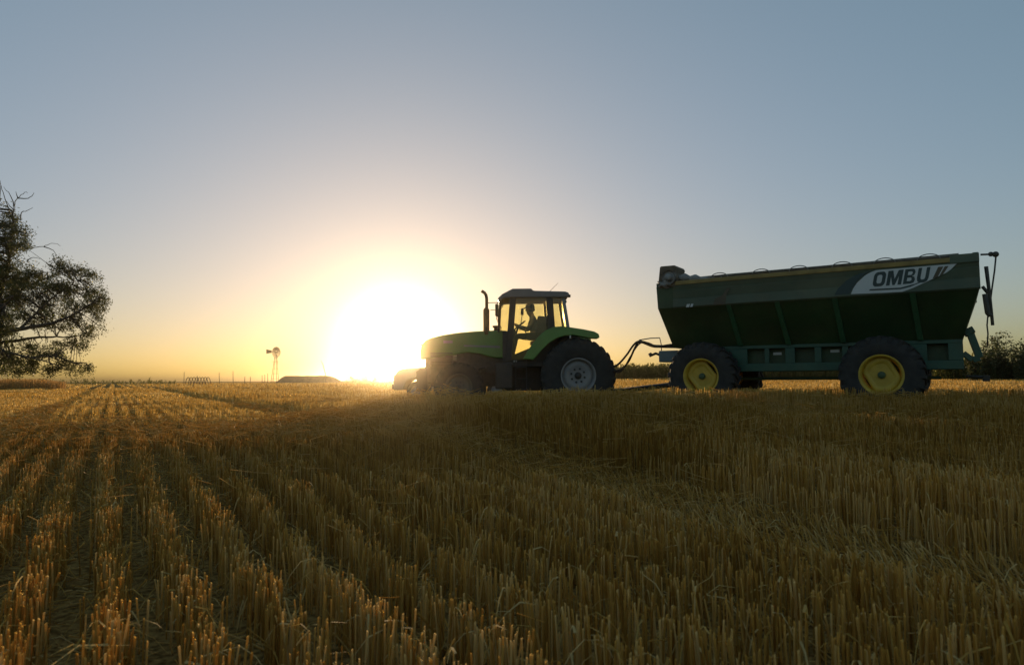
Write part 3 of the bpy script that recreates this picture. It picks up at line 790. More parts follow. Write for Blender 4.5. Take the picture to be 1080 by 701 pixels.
# upper side panels with pressed horizontal folds
def panel(s):
    m = MB(); x0, x1 = -4.21, XR + .012
    zs = [ZP - .02, ZP + .012, ZP + .19, ZP + .205, ZP + .39, ZP + .405, ZT - .11]
    ys = [YS + .008, YS + .034, YS + .026, YS + .004, YS + .034, YS + .004, YS + .034]
    A = [m.bm.verts.new((x0, s*y, z)) for y, z in zip(ys, zs)]; B = [m.bm.verts.new((x1, s*y, z)) for y, z in zip(ys, zs)]
    A2 = [m.bm.verts.new((x0, s*(YS + .003), z)) for z in (zs[0], zs[-1])]; B2 = [m.bm.verts.new((x1, s*(YS + .003), z)) for z in (zs[0], zs[-1])]
    for i in range(len(zs) - 1): m.bm.faces.new((A[i], B[i], B[i+1], A[i+1]))
    m.bm.faces.new(A + [A2[1], A2[0]]); m.bm.faces.new(B + [B2[1], B2[0]])
    m.bm.faces.new((A[0], B[0], B2[0], A2[0])); m.bm.faces.new((A[-1], B[-1], B2[1], A2[1])); m.bm.faces.new((A2[0], B2[0], B2[1], A2[1]))
    return m.build('side_panel', M['cart_panel'], CART)
PNL = panel(-1); panel(1)
# ochre edge beam round the top, grey rear cap
m = MB()
for s in (-1, 1): m.box(-4.25, XR - .30, s*(YS) - .05, s*(YS) + .05, ZT - .11, ZT - .02)
m.build('edge_beam', M['tan'], CART, .012)
MB().box(XF, XF + .08, -YS, YS, ZT - .13, ZT - .03).build('end_rail', M['cart_panel'], CART, .012)
m = MB(); m.box(XR - .09, XR + .01, -YS, YS, ZT - .14, ZT + .05)
for s in (-1, 1): m.box(XR - .45, XR + .015, s*YS - .055, s*YS + .055, ZT - .14, ZT + .03)
m.build('end_rail', M['cart_panel'], CART, .012)
m = MB()
for s in (-1, 1): m.tube([(-4.1, s*(YS - .12), ZT + .00), (-3.0, s*(YS - .12), ZT + .015), (-1, s*(YS - .12), ZT + .012), (XR - .3, s*(YS - .12), ZT + .02)], .055, 12)
m.build('tarp_roll', M['tarp_brown'], CART)
# tarp bows, wire and hoops
for s in (-1, 1):
    for px in (758, 802, 842, 888, 933, 980):
        x, z = cside(px, 285, -YS)
        m = MB(); m.tube([(x + .19*math.cos(a), s*(YS - .02), ZT - .01 + .105*math.sin(a)) for a in np.linspace(0, PI, 12)], .010, 8)
        m.build('hoop', M['steel'], CART)
m = MB()
pw = [cside(a, b, -YS) for a, b in ((745, 292.5), (802, 286.2), (888, 278.5), (980, 271.5), (1030, 267))]
for s in (-1, 1): m.tube([(x, s*(YS - .02), min(max(z, ZT + .02), ZT + .16)) for x, z in pw], .007, 6)
m.build('tarp_wire', M['steel'], CART)
# grey canvas bunched along the front of the top edge
m = MB(); pts = []
for i in range(11):
    t = i / 10; pts.append((-4.35 + t * 1.25, -YS + .12 + .04*math.sin(7*t), ZT + .03 + .05*math.sin(5*t + .5) - .05*t))
m.tube(pts, [.09 + .03*math.sin(9*i) for i in range(11)], 10); m.build('folded_tarp', M['tarp'], CART)
# spout head with ragged canvas at the front corner
sp = [cside(a, b, -YS + .15) for a, b in ((699, 304), (697.5, 298), (699, 283), (700, 282), (714.5, 280.8), (716, 283), (715, 288), (717.5, 294), (715, 303))]
m = MB().prism(sp, -YS - .05, -YS + .60); SPO = m.build('spout_head', M['tarp_brown'], CART, .02)
cx_, cz_ = cside(706.5, 293, -YS)
MB().lathe([(.17, -YS - .10), (.17, -YS - .055), (.09, -YS - .052), (.085, -YS - .13), (.05, -YS - .14), (0, -YS - .14)], (cx_, 0, cz_), 'y', 24).build('spout_flange', M['steel'], SPO)
bmx = MB(); res = bmesh.ops.create_icosphere(bmx.bm, subdivisions=3, radius=1)
c0 = cside(701, 300, -YS)
for v in res['verts']:
    n_ = 1 + .28*math.sin(v.co.x*7 + v.co.z*5) * math.cos(v.co.y*6 + 1) + .1*math.sin(v.co.z*17)
    v.co = Vector((c0[0] + v.co.x * .20 * n_, -YS + .15 + v.co.y * .28 * n_, c0[1] + v.co.z * .12 * n_))
for f in bmx.bm.faces: f.smooth = True
bmx.build('canvas_wrap', M['tarp'], SPO)
# chassis: ladder of rails and posts with openings
wins = [(-2.73, -2.35), (-2.25, -1.91), (-1.71, -1.305), (-1.17, -.763), (.784, 1.14)]
for s in (-1, 1):
    m = MB(); y0, y1 = (-YC, -YC + .07) if s < 0 else (YC - .07, YC)
    m.box(XFc + .45, XRc, y0, y1, 1.375, ZC); m.box(XFc + .45, XRc, y0, y1, ZB, 1.04)
    e = [XFc + .45] + [v for w_ in wins for v in w_] + [XRc]
    for a, b in zip(e[::2], e[1::2]):
        if not (-.9 < a < 0 and b > .5): m.box(a, b, y0 + .003, y1 - .003, 1.04, 1.375)
        else:
            m.box(a, a + .12, y0 + .003, y1 - .003, 1.04, 1.375); m.box(b - .3, b, y0 + .003, y1 - .003, 1.04, 1.375)
    m.build('chassis_side', M['cart_frame'], CART, .008)
m = MB(); m.box(XFc + .5, XRc - .1, -.55, .55, .98, ZC - .01)
m.box(-.12, .12, -.8, .8, .66, .88); m.box(-3.70, -3.47, -.8, .8, .62, .86); m.box(XRc - .08, XRc - .003, -.68, .68, ZB + .03, 1.37)
m.lathe([(.035, -3.5), (.035, 1.0)], (0, -.30, .70), 'x', 12)
m.build('underframe', M['cart_green'], CART, .01)
for px, py in ((820, 372.8), (880.6, 370)):
    x, z = cside(px, py, -.555)
    MB().box(x - .09, x + .09, -.562, -.553, z - .03, z + .03).build('plate', M['white_decal'], CART, .002)
# wheels
def cart_wheel(x, y, side, Rr=.785, rim=.395, wd=.60):
    wroot = bpy.data.objects.new('wheel', None); COL.objects.link(wroot); wroot.parent = CART
    wroot.location = (x, y, .76); wroot.rotation_euler = (0, random.random()*.5, 0 if side < 0 else PI)
    tyre_mb(Rr, rim, wd, 23, .036).build('tyre', M['rubber'], wroot)
    h = wd / 2; m = rim_mb(rim, wd, .1)
    # disc cut flat on two sides so that slots stay open against the barrel
    rd = rim - .045; out = []
    for i in range(64):
        a = 2*PI*i/64; r_ = rd
        for a0 in (.75, .75 + PI):
            dlt = abs((a - a0 + PI) % (2*PI) - PI)
            if dlt < .85: r_ = min(r_, rd * .80 / max(math.cos(dlt), .80/1.0001))
        out.append((r_*math.cos(a), r_*math.sin(a)))
    rings = []
    for f_, yy in ((1, -h*.50), (.86, -h*.56), (.70, -h*.50), (.55, -h*.40), (.30, -h*.38)):
        rings.append([m.bm.verts.new((u*f_, yy, v*f_)) for u, v in out])
    rings.append([m.bm.verts.new((u*.30, -h*.34, v*.30)) for u, v in out])
    rings.append([m.bm.verts.new((u, -h*.46, v)) for u, v in out])
    for a, b in zip(rings[:4], rings[1:5]):
        for i in range(64):
            f = m.bm.faces.new((a[i], a[(i+1) % 64], b[(i+1) % 64], b[i])); f.smooth = True
    m.bm.faces.new(rings[4]); m.bm.faces.new(rings[6][::-1])
    for i in range(64): m.bm.faces.new((rings[0][i], rings[6][i], rings[6][(i+1) % 64], rings[0][(i+1) % 64]))
    m.build('rim', M['yellow'], wroot)
    hb_ = MB()
    star = []
    for i in range(16):
        a = 2*PI*i/16; r_ = .135 if i % 2 == 0 else .085
        star.append((r_*math.cos(a), r_*math.sin(a)))
    hb_.prism(star, -h*.45, -h*.36); hb_.lathe([(.075, -h*.40), (.07, -h*.62), (.04, -h*.66), (0, -h*.66)], k=20)
    hb_.build('hub', M['cart_green'], wroot, .006)
for xx in (0, -3.63):
    for s in (-1, 1): cart_wheel(xx, s*1.08, s)
# lettering and swooshes on the near panel
YL = -(YS + .036)
def decal(name, pts, mt, d=0.0, parent=None):
    pl_ = [cside(a, b, YL - d) for a, b in pts]
    return MB().prism(pl_, YL - d, YL - d - .002).build(name, mt, parent or PNL)
decal('logo_shape', [(897.5, 310), (900, 304), (904, 298), (913, 290), (918, 287.2), (924, 284.9), (1009, 278), (1003, 284), (998, 287.6), (985, 293.6), (973, 299), (962, 304), (951.5, 307.7), (930, 308.8)], M['white_decal'])
decal('logo_swoosh', [(880, 311), (884, 304), (893, 295.5), (905, 289), (921, 284.8), (912, 289), (903, 297.5), (899, 303.5), (896, 310)], M['dark_decal'], .0005)
decal('logo_stripe', [(983.5, 294), (989.5, 281.4), (995, 281), (989, 292)], M['brown_decal'], .003)
decal('logo_stripe', [(990.5, 291.2), (996.5, 280.8), (1000.5, 280.4), (994.5, 289.4)], M['brown_decal'], .003)
decal('logo_underline', [(916.5, 306.5), (917.5, 304.9), (950, 303.2), (965, 299.2), (978, 293.6), (974, 296.6), (960, 302.4), (949.5, 305)], M['dark_decal'], .003)
decal('side_mark', [(752, 321.5), (754, 315), (762, 311), (767, 303.5), (770, 303.3), (766, 312), (765, 320.8)], M['brown_decal'])
decal('small_sign', [(723.5, 324.0), (724.5, 320.7), (727.8, 320.4), (726.8, 323.8)], M['white_decal'])
decal('small_sign', [(727.8, 323.7), (728.8, 320.4), (731.4, 320.2), (730.4, 323.5)], M['white_decal'])
# heavy slanted capitals laid on the white shape
def strip(bm_, outer, inner, place):
    A = [bm_.verts.new(place(*p)) for p in outer]; B = [bm_.verts.new(place(*p)) for p in inner]
    for i in range(len(A) - 1): bm_.faces.new((A[i], A[i+1], B[i+1], B[i]))
x0, zb = cside(919.8, 302.6, YL); x1, _ = cside(978.5, 296.8, YL); _, zh = cside(927, 286.9, YL)
def place_at(o_, w_):
    def f(u, v):
        return Vector((x0 + (o_ + u*w_) * (x1 - x0) + .20 * v * (zh - zb), YL - .0048, zb + v*(zh - zb) + (o_ + u*w_) * .02))
    return f
def roundrect(x_a, x_b, y_a, y_b, r):
    out_ = []
    for cx, cy, a0 in ((x_b - r, y_b - r, 0), (x_a + r, y_b - r, PI/2), (x_a + r, y_a + r, PI), (x_b - r, y_a + r, 1.5*PI)):
        for k in range(6): out_.append((cx + r*math.cos(a0 + k*PI/10), cy + r*math.sin(a0 + k*PI/10)))
    return out_ + out_[:1]
gl = MB()
strip(gl.bm, roundrect(0, 1, 0, 1, .30), roundrect(.29, .71, .21, .79, .14), place_at(0, .225))
p_ = place_at(.255, .275)
gl.bm.faces.new([gl.bm.verts.new(p_(*q)) for q in ((0, 0), (.24, 0), (.24, .58), (.42, 0), (.58, 0), (.76, .58), (.76, 0), (1, 0), (1, 1), (.68, 1), (.5, .42), (.32, 1), (0, 1))])
p_ = place_at(.56, .205)
strip(gl.bm, [(0, 0), (0, 1)], [(.30, 0), (.30, 1)], p_)
for b0, b1, rx in ((.5, 1, .94), (0, .5, 1.0)):
    hi_, lo_ = (b1, b0)
    o_ = [(.30, hi_), (.68, hi_), (rx - .10, hi_ - .06), (rx, (hi_ + lo_)/2), (rx - .08, lo_ + .06), (.70, lo_), (.30, lo_)]
    th_h, th_l = (.18, .09) if b0 == .5 else (.09, .18)
    n_ = [(.30, hi_ - th_h), (.58, hi_ - th_h), (.66, hi_ - th_h - .03), (.70, (hi_ + lo_)/2), (.66, lo_ + th_l + .03), (.58, lo_ + th_l), (.30, lo_ + th_l)]
    strip(gl.bm, o_, n_, p_)
strip(gl.bm, [(0, 1), (0, .30), (.08, .10), (.30, 0), (.70, 0), (.92, .10), (1, .30), (1, 1)], [(.30, 1), (.30, .36), (.33, .26), (.42, .21), (.58, .21), (.67, .26), (.70, .36), (.70, 1)], place_at(.795, .205))
lt = gl.build('lettering', M['dark_decal'], PNL)
# rear: tarp crank, hanging rods, strut, step bracket
def cp(px, py, yl): x, z = cside(px, py, yl); return Vector((x, yl, z))
m = MB()
ry = -YS + .10
m.tube([cp(1034, 268.5, ry), cp(1042, 268.2, ry), cp(1044.5, 268, ry)], .018, 8); m.ball(cp(1045, 268, ry), .045); m.tube([cp(1045, 268, ry), cp(1049, 268, ry)], .03, 8); m.ball(cp(1050, 268.2, ry), .055)
m.tube([cp(1050.5, 269, ry), cp(1049, 285, ry), cp(1046, 306, ry), cp(1044.5, 318, ry)], .014, 8)
m.build('tarp_crank', M['black'], CART)
m = MB(); m.tube([cp(1040, 281, ry), cp(1043, 305, ry), cp(1047, 343, ry)], [.035, .03, .028], 8); m.tube([cp(1036, 302, ry), cp(1042, 309, ry)], .03, 8)
m.tube([cp(1039, 310, ry), cp(1042, 330, ry), cp(1045, 333, ry)], .05, 8)
m.build('strut', M['black'], CART, .004)
m = MB(); m.tube([cp(1042, 331, ry), cp(1041, 343, ry), cp(1042, 352, ry), cp(1041, 366, ry)], .013, 6); m.build('rope', M['hose'], CART)
m = MB()
def bar(a, b, y0, y1, t):
    a = Vector(a); b = Vector(b); d = (b - a).normalized(); n = Vector((d.z, 0, -d.x)) * t
    m.hexa([(a - n) + Vector((0, y0, 0)), (a + n) + Vector((0, y0, 0)), (a + n) + Vector((0, y1, 0)), (a - n) + Vector((0, y1, 0)), (b - n) + Vector((0, y0, 0)), (b + n) + Vector((0, y0, 0)), (b + n) + Vector((0, y1, 0)), (b - n) + Vector((0, y1, 0))])
by = -.72
P_ = [Vector((*[cside(a, b, by)[0]], 0, cside(a, b, by)[1])) for a, b in ((1020, 346), (1024, 352), (1033.5, 377), (1026, 379.5), (1016, 372))]
bar(P_[0], P_[1] , by, by + .5, .09); bar(P_[1], P_[2], by, by + .5, .062); bar(P_[2], P_[3], by, by + .5, .06); bar(P_[3], P_[4], by, by + .5, .05)
m.build('rear_bracket', M['cart_frame'], CART, .01)
m = MB(); m.tube([(XRc + .02, -.3, .72), (XRc + .38, -.3, .70)], .03, 8); m.box(XRc + .3, XRc + .42, -.34, -.26, .62, .74); m.build('rear_hitch', M['black'], CART, .006)
# front: drawbar, gearbox, hoses, jack
hitch = cl((1.68 + 1.15, 18.40, .47))
m = MB()
m.tube([(-3.6, 0, .62), (-4.6, hitch.y*.25, .58), hitch], .065, 8); m.tube([(-3.6, -.45, .62), (-4.7, hitch.y*.3 - .1, .58)], .045, 8); m.tube([(-3.6, .45, .62), (-4.7, hitch.y*.3 + .1, .58)], .045, 8)
m.lathe([(.10, hitch.z - .04), (.10, hitch.z + .04), (.05, hitch.z + .04), (.05, hitch.z - .04)], (hitch.x, hitch.y, 0), 'z', 20, closed=True)
m.build('drawbar', M['black'], CART)
W = lambda px, py, Y: cl(at(px, py, Y))
a, b = W(697.5, 380, 17.2), W(706, 370, 17.2)
m = MB().box(a.x, a.x + .5, a.y - .2, a.y + .25, a.z - .05, b.z); m.box(a.x + .1, a.x + 1.2, a.y - .08, a.y + .12, a.z, b.z - .06); m.build('gearbox', M['bluebox'], CART, .03)
m = MB()
def hose(pp, r=.022):
    P = [W(*q) for q in pp]; out_ = []
    for i in range(len(P) - 1):
        p0, p1, p2, p3 = P[max(i-1, 0)], P[i], P[i+1], P[min(i+2, len(P)-1)]
        for k in range(6):
            t = k / 6; out_.append(.5*((2*p1) + (p2 - p0)*t + (2*p0 - 5*p1 + 4*p2 - p3)*t*t + (3*p1 - p0 - 3*p2 + p3)*t**3))
    out_.append(P[-1]); m.tube(out_, r, 8)
hose([(643, 388, 18.3), (652, 384, 18.2), (661, 374, 18.0), (668, 364, 17.8), (674, 360, 17.7), (684, 362, 17.5), (693, 365.3, 17.3), (708, 363.5, 17.0), (716, 363.5, 17.0)], .028)
hose([(645, 391, 18.5), (655, 389.5, 18.4), (663, 381, 18.2), (670, 366, 18.0), (675, 360.6, 17.9), (688, 365, 17.6), (697, 365.6, 17.4), (716, 366, 17.2)], .028)
hose([(643, 391, 18.4), (652, 392.5, 18.3), (658, 388, 18.2), (666, 374, 18.0), (676, 361.5, 17.8), (690, 364, 17.6), (712, 364.5, 17.2)], .018)
m.build('hydraulic_hose', M['hose'], CART)
m = MB(); m.tube([W(674, 358.5, 17.7), W(686, 356.6, 17.5), W(695.8, 356.2, 17.3), W(697.3, 363, 17.3), W(697.8, 376, 17.3)], .014, 6); m.tube([W(674, 358.5, 17.7), W(680, 360.5, 17.6)], .014, 6); m.build('hose_bracket', M['steel'], CART)
m = MB(); m.tube([W(698, 378, 17.2), W(695, 373.8, 17.2), W(691.5, 372.6, 17.2), W(687.5, 374.4, 17.2)], [.03, .035, .035, .03], 8); m.tube([W(687.5, 373.3, 17.2), W(684.6, 374.8, 17.2)], .05, 8); m.build('jack_crank', M['black'], CART)
m = MB(); m.tube([(XFc + .5, 0, .9), (XFc - .10, 0, .72)], .07, 10); m.tube([(XFc + .25, -.35, .45), (XFc + .25, -.35, 1.3)], .05, 10); m.build('jack_post', M['black'], CART)

# ------------------------------------------------------------------ parked pickup half hidden behind the tractor
PY = 28.0; pg = Gf(-3, PY)
px0 = at(418.5, 400, PY).x
PK = empty('pickup_truck', (px0, PY, pg), 0, 'pale pickup truck parked far behind the nose of the tractor, only its bonnet showing', 'pickup truck')
body = [(.02, .42), (.0, .75), (.06, 1.0), (.16, 1.20), (.45, 1.285), (1.15, 1.33), (1.55, 1.36), (3.35, 1.36), (3.36, 1.14), (5.1, 1.14), (5.15, .50), (4.75, .42), (4.55, .78), (4.1, .88), (3.65, .78), (3.45, .42), (1.45, .42), (1.28, .78), (.92, .88), (.55, .78), (.38, .42)]
MB().prism(body, -.88, .88).build('body', M['car'], PK, .06, seg=3)
m = MB(); m.hexa([(1.30, -.80, 1.34), (3.32, -.80, 1.34), (3.32, .80, 1.34), (1.30, .80, 1.34), (1.95, -.66, 1.80), (3.05, -.66, 1.80), (3.05, .66, 1.80), (1.95, .66, 1.80)])
m.build('cabin_roof', M['car'], PK, .06, seg=3)
def lerp(a, b, t): return tuple(p + (q - p)*t for p, q in zip(a, b))
m = MB()
A, B, C_, D = (1.30, -.80, 1.34), (1.30, .80, 1.34), (1.95, .66, 1.80), (1.95, -.66, 1.80)
m.bm.faces.new([m.bm.verts.new((p[0] - .012, p[1]*.93, 1.40 + (p[2] - 1.34)*.80)) for p in (A, B, (1.87, .68, 1.80), (1.87, -.68, 1.80))]); m.build('windscreen', M['car_glass'], PK)
for s in (-1, 1):
    m = MB(); m.bm.faces.new([m.bm.verts.new(p) for p in ((1.62, s*.795, 1.40), (3.20, s*.795, 1.40), (3.02, s*.692, 1.74), (2.02, s*.692, 1.74))]); m.build('side_window', M['car_glass'], PK)
    MB().box(-.012, .10, s*.62 - .18, s*.62 + .18, .86, 1.02).build('headlight', M['lamp'], PK, .02)
    MB().box(1.40, 1.52, s*.90 - .10, s*.90 + .10, 1.36, 1.52).build('mirror', M['black'], PK, .03)
    for xx in (.92, 4.1):
        wr = bpy.data.objects.new('wheel', None); COL.objects.link(wr); wr.parent = PK; wr.location = (xx, s*.78, .38); wr.rotation_euler = (0, 0, 0 if s < 0 else PI)
        MB().lathe([(.22, -.10), (.30, -.115), (.365, -.10), (.38, -.06), (.38, .06), (.365, .10), (.22, .10)], k=36).build('tyre', M['rubber'], wr)
        MB().lathe([(.225, -.095), (.20, -.07), (.12, -.05), (.05, -.085), (0, -.085)], k=30).build('rim', M['silver'], wr)
m = MB().box(-.05, .04, -.84, .84, .45, .66); m.build('bumper', M['black'], PK, .03)
m = MB().box(-.006, .03, -.42, .42, .80, 1.0); m.build('grille', M['black'], PK, .01)

# ------------------------------------------------------------------ foliage helpers
def leaf_cloud(centres, spread, n_per, L, Wd, droop=.35, tint_c=None):
    """small bent leaves around each centre -> V, F, tint"""
    C_ = np.asarray(centres, float); k = len(C_)
    idx = np.repeat(np.arange(k), n_per); n = idx.size
    p = C_[idx] + rng.normal(0, 1, (n, 3)) * (np.asarray(spread)[idx][:, None] if np.ndim(spread) else spread)
    a = rng.uniform(0, 2*PI, n); el = rng.normal(-droop, .6, n)
    d = np.stack([np.cos(a)*np.cos(el), np.sin(a)*np.cos(el), np.sin(el)], 1)
    t = rng.normal(0, 1, (n, 3)); sd = np.cross(d, t); sd /= np.linalg.norm(sd, axis=1)[:, None]
    l = rng.uniform(.7, 1.3, n)[:, None] * L; wv = sd * rng.uniform(.7, 1.3, n)[:, None] * Wd * .5
    up = np.cross(sd, d) * l * .12
    Vv = np.stack([p, p + d*l*.45 + wv + up, p + d*l, p + d*l*.45 - wv + up], 1).reshape(-1, 3)
    Ff = np.arange(n*4).reshape(n, 4)
    tc = rng.uniform(.15, .85, k) if tint_c is None else tint_c
    ti_ = np.repeat(np.clip(tc[idx] + rng.normal(0, .15, n), 0, 1), 4)
    return Vv, Ff, ti_

# ------------------------------------------------------------------ the big tree at the left edge
TY = 40.0
tb = at(-30, 402, TY); tb.z = Gf(tb.x, TY)
TREE = empty('gum_tree', tb, 0, 'large spreading gum tree with bare top twigs at the left edge of the field', 'tree')
def tp(px, py, dy=0.0): return at(px * .985 - 1 if px > 0 else px, py, TY + dy) - tb
wood_mb = MB(); limbs = []
def limb(pts, r0, r1, k=8, bears=True):
    P = [Vector(p) for p in pts]; out_ = []
    for i in range(len(P) - 1):
        p0, p1, p2, p3 = P[max(i-1, 0)], P[i], P[i+1], P[min(i+2, len(P)-1)]
        for q in range(4):
            t = q / 4; v = .5*((2*p1) + (p2 - p0)*t + (2*p0 - 5*p1 + 4*p2 - p3)*t*t + (3*p1 - p0 - 3*p2 + p3)*t**3)
            out_.append(v + Vector((random.uniform(-1, 1), random.uniform(-1, 1), random.uniform(-1, 1))) * .04 if q else v)
    out_.append(P[-1]); n = len(out_)
    wood_mb.tube(out_, [(r0 + (r1 - r0) * (i/(n-1))**.7) * (.68 if bears and r0 < .5 else 1) for i in range(n)], k)
    if bears: limbs.extend([(p, r0 + (r1 - r0)*(i/(n-1))) for i, p in enumerate(out_)])
limb([Vector((0, 0, -.2)), Vector((.1, 0, .8)), tp(-28, 372), tp(-24, 358)], .62, .42, 14)
limb([tp(-24, 358), tp(0, 352, -1), tp(22, 347, -1.5), tp(50, 342, -2), tp(75, 334, -2), tp(95, 322, -2), tp(108, 312, -2)], .30, .03)
limb([tp(-24, 362), tp(0, 361, 1), tp(25, 358, 1.5), tp(50, 355.5, 2), (tp(75, 355, 2)), tp(98, 350, 2)], .24, .025)
limb([tp(-24, 358), tp(-8, 330), tp(4, 300, .5), tp(12, 268, .8), tp(14, 240, .8), tp(14, 222, .8)], .30, .05)
limb([tp(-4, 325), tp(20, 308, 1), tp(45, 295, 1.5), tp(70, 287, 2), tp(92, 284, 2)], .17, .025)
limb([tp(22, 347, -1.5), tp(40, 330, -1), tp(60, 312, -.5), tp(78, 300, 0), tp(88, 292, 0)], .13, .02)
limb([tp(-10, 362), tp(12, 372, -2), tp(35, 377, -2.5), tp(55, 383, -3), tp(72, 390, -3)], .13, .018)
limb([tp(35, 377, -2.5), tp(60, 376, -2), tp(82, 384, -2), tp(94, 388, -2)], .06, .012)
limb([tp(-24, 358), tp(-45, 335, 1), tp(-70, 315, 2), tp(-95, 300, 2)], .28, .04)
limb([tp(-24, 362), tp(-50, 352, -2), tp(-85, 345, -3), tp(-115, 345, -3)], .24, .04)
limb([tp(-20, 345), tp(-30, 315, 2), tp(-35, 280, 3), tp(-40, 245, 3)], .24, .04)
limb([tp(-24, 358), tp(-15, 340, 4), tp(5, 322, 6.5), tp(20, 300, 8)], .24, .04)
limb([tp(-24, 358), tp(-15, 345, -4), tp(0, 330, -6), tp(15, 312, -7)], .22, .04)
# bare twigs at the crown top and a dead side branch
for pts in ([(14, 232), (16, 218), (20, 209), (27, 203), (30, 204)], [(14, 230), (8, 214), (3, 200), (1, 191)], [(16, 218), (12, 206), (5, 197)], [(20, 209), (18, 202)], [(20, 209), (33, 208), (37, 203)], [(16, 222), (8, 212)],
            [(1, 212), (1, 190)], [(23, 232), (24, 224), (30, 222), (36, 219)], [(12, 268), (22, 264), (38, 261), (48, 260), (56, 256.5), (66, 259)], [(48, 260), (56, 263), (62, 269)], [(10, 276), (18, 272), (24, 270)], [(30, 276), (34, 272), (44, 273)]):
    limb([tp(a, b, .8 + random.uniform(-.4, .4)) for a, b in pts], .040, .010, 5, False)
blobs = [(8, 238, 13, 16), (20, 246, 12, 14), (26, 258, 8, 10), (3, 258, 18, 16), (10, 288, 24, 15), (-8, 280, 24, 24), (38, 300, 16, 11), (36, 288, 10, 7), (66, 282, 14, 9), (85, 288, 14, 8), (98, 290, 8, 6), (60, 298, 16, 9), (76, 305, 16, 10), (100, 307, 14, 9), (112, 316, 8, 10), (95, 320, 14, 8),
         (50, 318, 20, 12), (20, 316, 24, 14), (-10, 315, 26, 20), (72, 327, 18, 9), (30, 336, 24, 9), (88, 337, 15, 8), (104, 330, 9, 8), (60, 344, 14, 6), (97, 350, 9, 8), (0, 345, 24, 12), (-30, 340, 28, 26), (10, 378, 26, 11), (35, 382, 18, 9), (48, 371, 14, 7), (-8, 385, 18, 8), (30, 366, 16, 6), (62, 362, 10, 5), (79, 360, 6, 6), (88, 366, 6, 7), (72, 384, 7, 4), (80, 391, 9, 3.5), (94, 388, 5, 4), (56, 388, 8, 4), (66, 376, 8, 5), (5, 391, 20, 4), (33, 391, 14, 3.5), (-25, 390, 20, 6), (52, 391, 7, 3),
         (-60, 320, 30, 26), (-90, 305, 26, 24), (-40, 265, 26, 26), (-40, 230, 18, 18), (-110, 345, 26, 22), (-70, 365, 30, 18), (-60, 290, 30, 24), (-25, 300, 22, 20), (15, 300, 20, 16), (-10, 345, 20, 20)]
cen, spr = [], []
LP = np.array([p for p, _ in limbs])
px1 = TY / FPX
for i, (bx_, by_, rx, rz) in enumerate(blobs):
    deep = {len(blobs) - 2: 7.5, len(blobs) - 1: -6.5}.get(i, 0)
    nt_ = max(5, int(rx * rz * .112)); c = tp(bx_, by_, deep + random.uniform(-1.5, 1.5))
    for _ in range(nt_):
        v = Vector((random.gauss(0, .37), random.gauss(0, .37), random.gauss(0, .37)))
        p = c + Vector((v.x * rx * px1 * 1.25, v.y * min(rx, 22) * px1 * 1.5, v.z * rz * px1 * 1.25))
        if p.z < .6: continue
        cen.append(p); spr.append(random.uniform(.10, .20))
        dd = np.linalg.norm(LP - np.array(p), axis=1); j = int(dd.argmin())
        if dd[j] < 4.5 and random.random() < .75:
            q0 = limbs[j][0]; mid = (q0 + p) * .5 + Vector((random.uniform(-.2, .2), random.uniform(-.2, .2), random.uniform(-.05, .25)))
            wood_mb.tube([q0, mid, p], [min(.035, limbs[j][1]), .018, .007], 5)
wood_mb.build('trunk', M['bark'], TREE)
Vv, Ff, ti_ = leaf_cloud([tuple(p) for p in cen], np.array(spr), 60, .15, .05, .5)
np_mesh('crown', Vv, Ff, M['leaf'], TREE, ti_)

# ------------------------------------------------------------------ shrubs at the right edge
def shrub(px, py_top, Y, wpx, nst, label, dense=1.0):
    base = at(px, 398, Y); base.z = Gf(base.x, Y)
    hgt = at(px, py_top, Y).z - base.z; wd = wpx / FPX * Y
    root = empty('shrub', base, 0, label, 'shrub', 'leafy shrubs behind the grain cart')
    sm = MB(); cs = []
    for i in range(nst):
        a = random.uniform(0, 2*PI); r0 = random.uniform(0, .25) * wd; hh = hgt * random.uniform(.55, 1.0)
        lx, ly = random.gauss(0, .28) * wd, random.gauss(0, .28) * wd
        p0 = Vector((r0*math.cos(a), r0*math.sin(a), -.05)); p2 = Vector((p0.x + lx, p0.y + ly, hh)); p1 = (p0 + p2)*.5 + Vector((random.uniform(-.1, .1)*wd, 0, 0))
        sm.tube([p0, p1, p2], [.035, .022, .008], 5)
        for t in np.linspace(.12, 1, int(11*dense)):
            q_ = (p0*(1-t)**2 + 2*p1*t*(1-t) + p2*t*t)
            for _ in range(2):
                e_ = q_ + Vector((random.gauss(0, .16), random.gauss(0, .16), random.gauss(.05, .08))) * (1.25 - .6*t) * (wd / 1.4)
                sm.tube([q_, e_], [.009, .004], 4); cs.append(tuple(e_))
    sm.build('stem', M['bark'], root)
    v_, f_, t_ = leaf_cloud(cs, .12, 8, .22, .10, .0)
    np_mesh('foliage', v_, f_, M['shrub_leaf'], root, t_)
shrub(1062, 351, 55, 26, 16, 'tallest leafy shrub with upright stems at the right edge, behind the cart')
shrub(1043, 361, 54, 16, 9, 'slimmer shrub close to the rear bracket of the cart')
shrub(1082, 362, 53, 22, 11, 'shrub cut by the right edge of the picture')
shrub(1026, 374, 52, 12, 6, 'small yellowish shrub showing under the rear bracket of the cart')
shrub(1100, 356, 56, 24, 10, 'shrub beyond the right edge of the picture')

